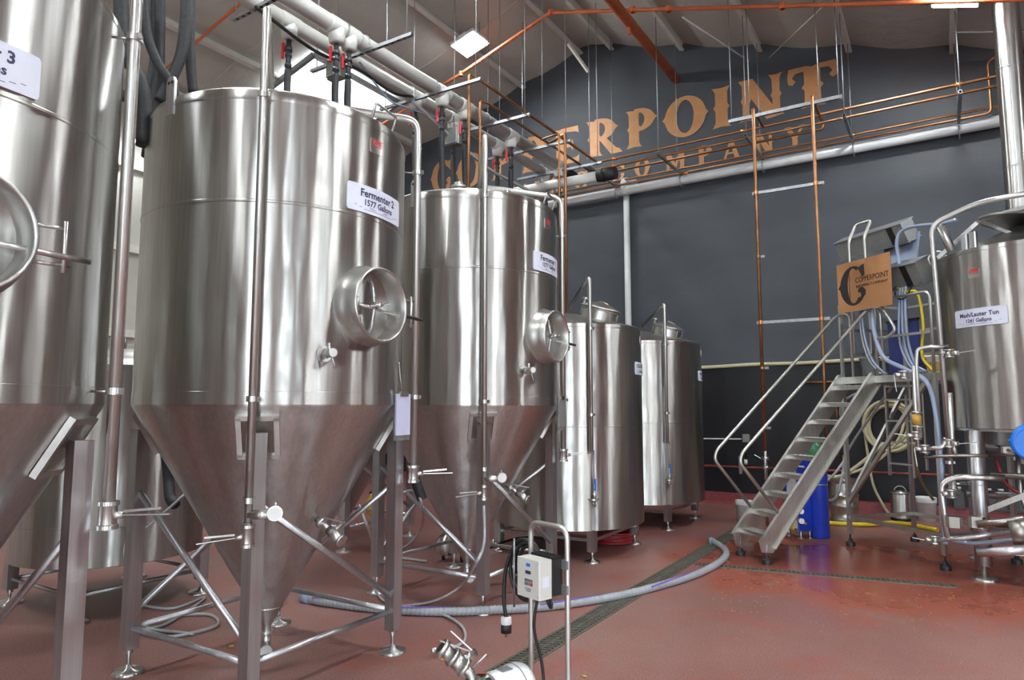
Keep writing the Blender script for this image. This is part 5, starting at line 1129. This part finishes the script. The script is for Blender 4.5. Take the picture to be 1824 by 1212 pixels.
MB().cyl((-.648, 0, mz-.01), (-.74, 0, mz-.01), .036, 18).lathe([(.03, 0), (.052, 0), None, (.052, .015), None, (.03, .015)], 18, (-.74, 0, mz-.01), AX['X']).build('inlet', 'tube', ca)
MB().cyl((-.642, .03, mz+.03), (-.648, .03, mz+.03), .018, 14).build('casing_sticker', 'redlogo', ca)
# outlet: vertical neck, bend and butterfly valve with scissor lever
o0 = V(-.575, -.02, mz+.08); o1 = V(-.575, -.02, mz+.155); o2 = V(-.64, .02, mz+.225)
MB().pipe([o0, o1, o2], .027, .08, 14).lathe([(.027, 0), (.042, 0), None, (.042, .02), None, (.027, .02)], 18, o0+V(0, 0, .04)).build('outlet_neck', 'tube', ca)
d = (o2-o1).normalized()
va = MB().cyl(o2-d*.05, o2-d*.03, .052, 20).cyl(o2-d*.03, o2+d*.03, .044, 20).cyl(o2+d*.03, o2+d*.05, .052, 20).cyl(o2+d*.05, o2+d*.11, .036, 18).cyl(o2+d*.10, o2+d*.125, .05, 20).build('outlet_valve', 'tube', ct)
MB().cyl(o2+d*.126, o2+d*.1265, .034, 18).build('valve_bore_shade', 'black', va)  # black disc stands for the shade inside the valve mouth
hd = V(.12, -.02, .04).normalized(); h0 = o2+hd*.04
MB().cyl(o2, o2+hd*.11, .022, 12).build('valve_stem', 'tube', va)
for e, lg in ((V(-.13, .04, .13), 1.0), (V(-.19, .05, .09), 1.0)): MB().beam(o2+hd*.10, o2+hd*.10+e, .007, .016, (0, 1, 0)).build('scissor_lever', 'tube', va)
MB().cyl(o2-d*.04+V(.04, -.03, 0), o2-d*.04+V(.1, -.07, .06), .007, 8).build('wing_nut', 'tube', va)
# speed controller
cz = .97
bx = MB().rbox((-.145, -.035, cz), (.10, .20, .215), .008).build('controller', 'boxwhite', ct, 'off-white speed controller box')
MB().rbox((-.055, -.035, cz+.003), (.085, .195, .205), .004).build('heat_sink', 'black', bx)
for k in range(9): MB().box((-.055, -.035-.085+.021*k, cz+.112), (.08, .006, .016)).build('fin', 'black', bx)
fx = -.1965
def face(y0, y1, z0, z1, mat, nm, dx=0): MB().bbox((fx-.001-dx, -.035+y0, cz+z0), (fx+.001, -.035+y1, cz+z1)).build(nm, mat, bx)
face(-.02, .012, .067, .085, 'bluebright', 'logo_patch'); face(-.026, .02, .026, .044, 'ink', 'display')
for r_ in range(2):
    for c_ in range(4): face(.026-.018*c_-.014, .026-.018*c_, -.002-.02*r_-.016, -.002-.02*r_, 'red' if (r_ == 1 and c_ == 3) else 'galv', 'key', .001)
for k in range(3): face(-.03+.004*k, .024-.004*k, -.055-.008*k, -.053-.008*k, 'ink', 'print_line')
for y in (-.088, .088):
    for z in (-.09, .09): MB().cyl((fx-.003, -.035+y, cz+z), (fx+.002, -.035+y, cz+z), .004, 8).build('screw', 'tube', bx)
MB().box((-.15, -.1365, cz-.01), (.05, .002, .06)).build('rating_label', 'label', bx)
for z in (.07, -.07): MB().box((-.008, -.15, cz+z), (.03, .05, .05)).build('bracket', 'galv', ct)
MB().cyl((-.0, .32, .70), (-.0, .32, 1.12), .007, 8).cyl((0, .16, .9), (0, .32, .9), .007, 8).build('cord_hook', 'galv', ct)
# power cord coiled on the handle
pc = thing('power_cord', 'black power cord coiled behind the controller with hanging twist plug', 'cord', tuple(CO), CR)
for k in range(7):
    MB().torus((.03+.014*(k % 3), .215+.007*k, cz-.01-.004*k), .100+.0085*k, .012, AX['X'] @ Matrix.Diagonal((.92, 1.22, 1)), 34, 7).build('coil_loop', 'rubber', pc)
MB().hose([(.02, .38, cz+.05), (.0, .41, cz-.08), (-.01, .41, cz-.25), (0.0, .40, cz-.355)], .012).build('hanging_lead', 'rubber', pc)
pg = MB().cyl((0, .40, cz-.445), (0, .40, cz-.385), .034, 18).build('plug', 'rubber', pc); MB().lathe([(.018, .035), (.033, .03), (.036, .0), (.034, -.012)], 18, (0, .40, cz-.38)).build('plug_collar', 'white', pg)
MB().cyl((0, .40, cz-.445), (0, .40, cz-.47), .008, 8).build('plug_pin', 'copper', pg)
MB().hose([(-.08, .0, cz-.10), (-.10, .02, cz-.3), (-.06, -.0, cz-.5), (-.06, -.02, .35)], .009).build('motor_lead', 'rubber', pc)
MB().hose([(-.07, -.05, cz-.10), (-.05, -.06, cz-.17), (-.0, -.02, cz-.19), (.03, .03, cz-.12)], .012).build('short_loop', 'rubber', pc)
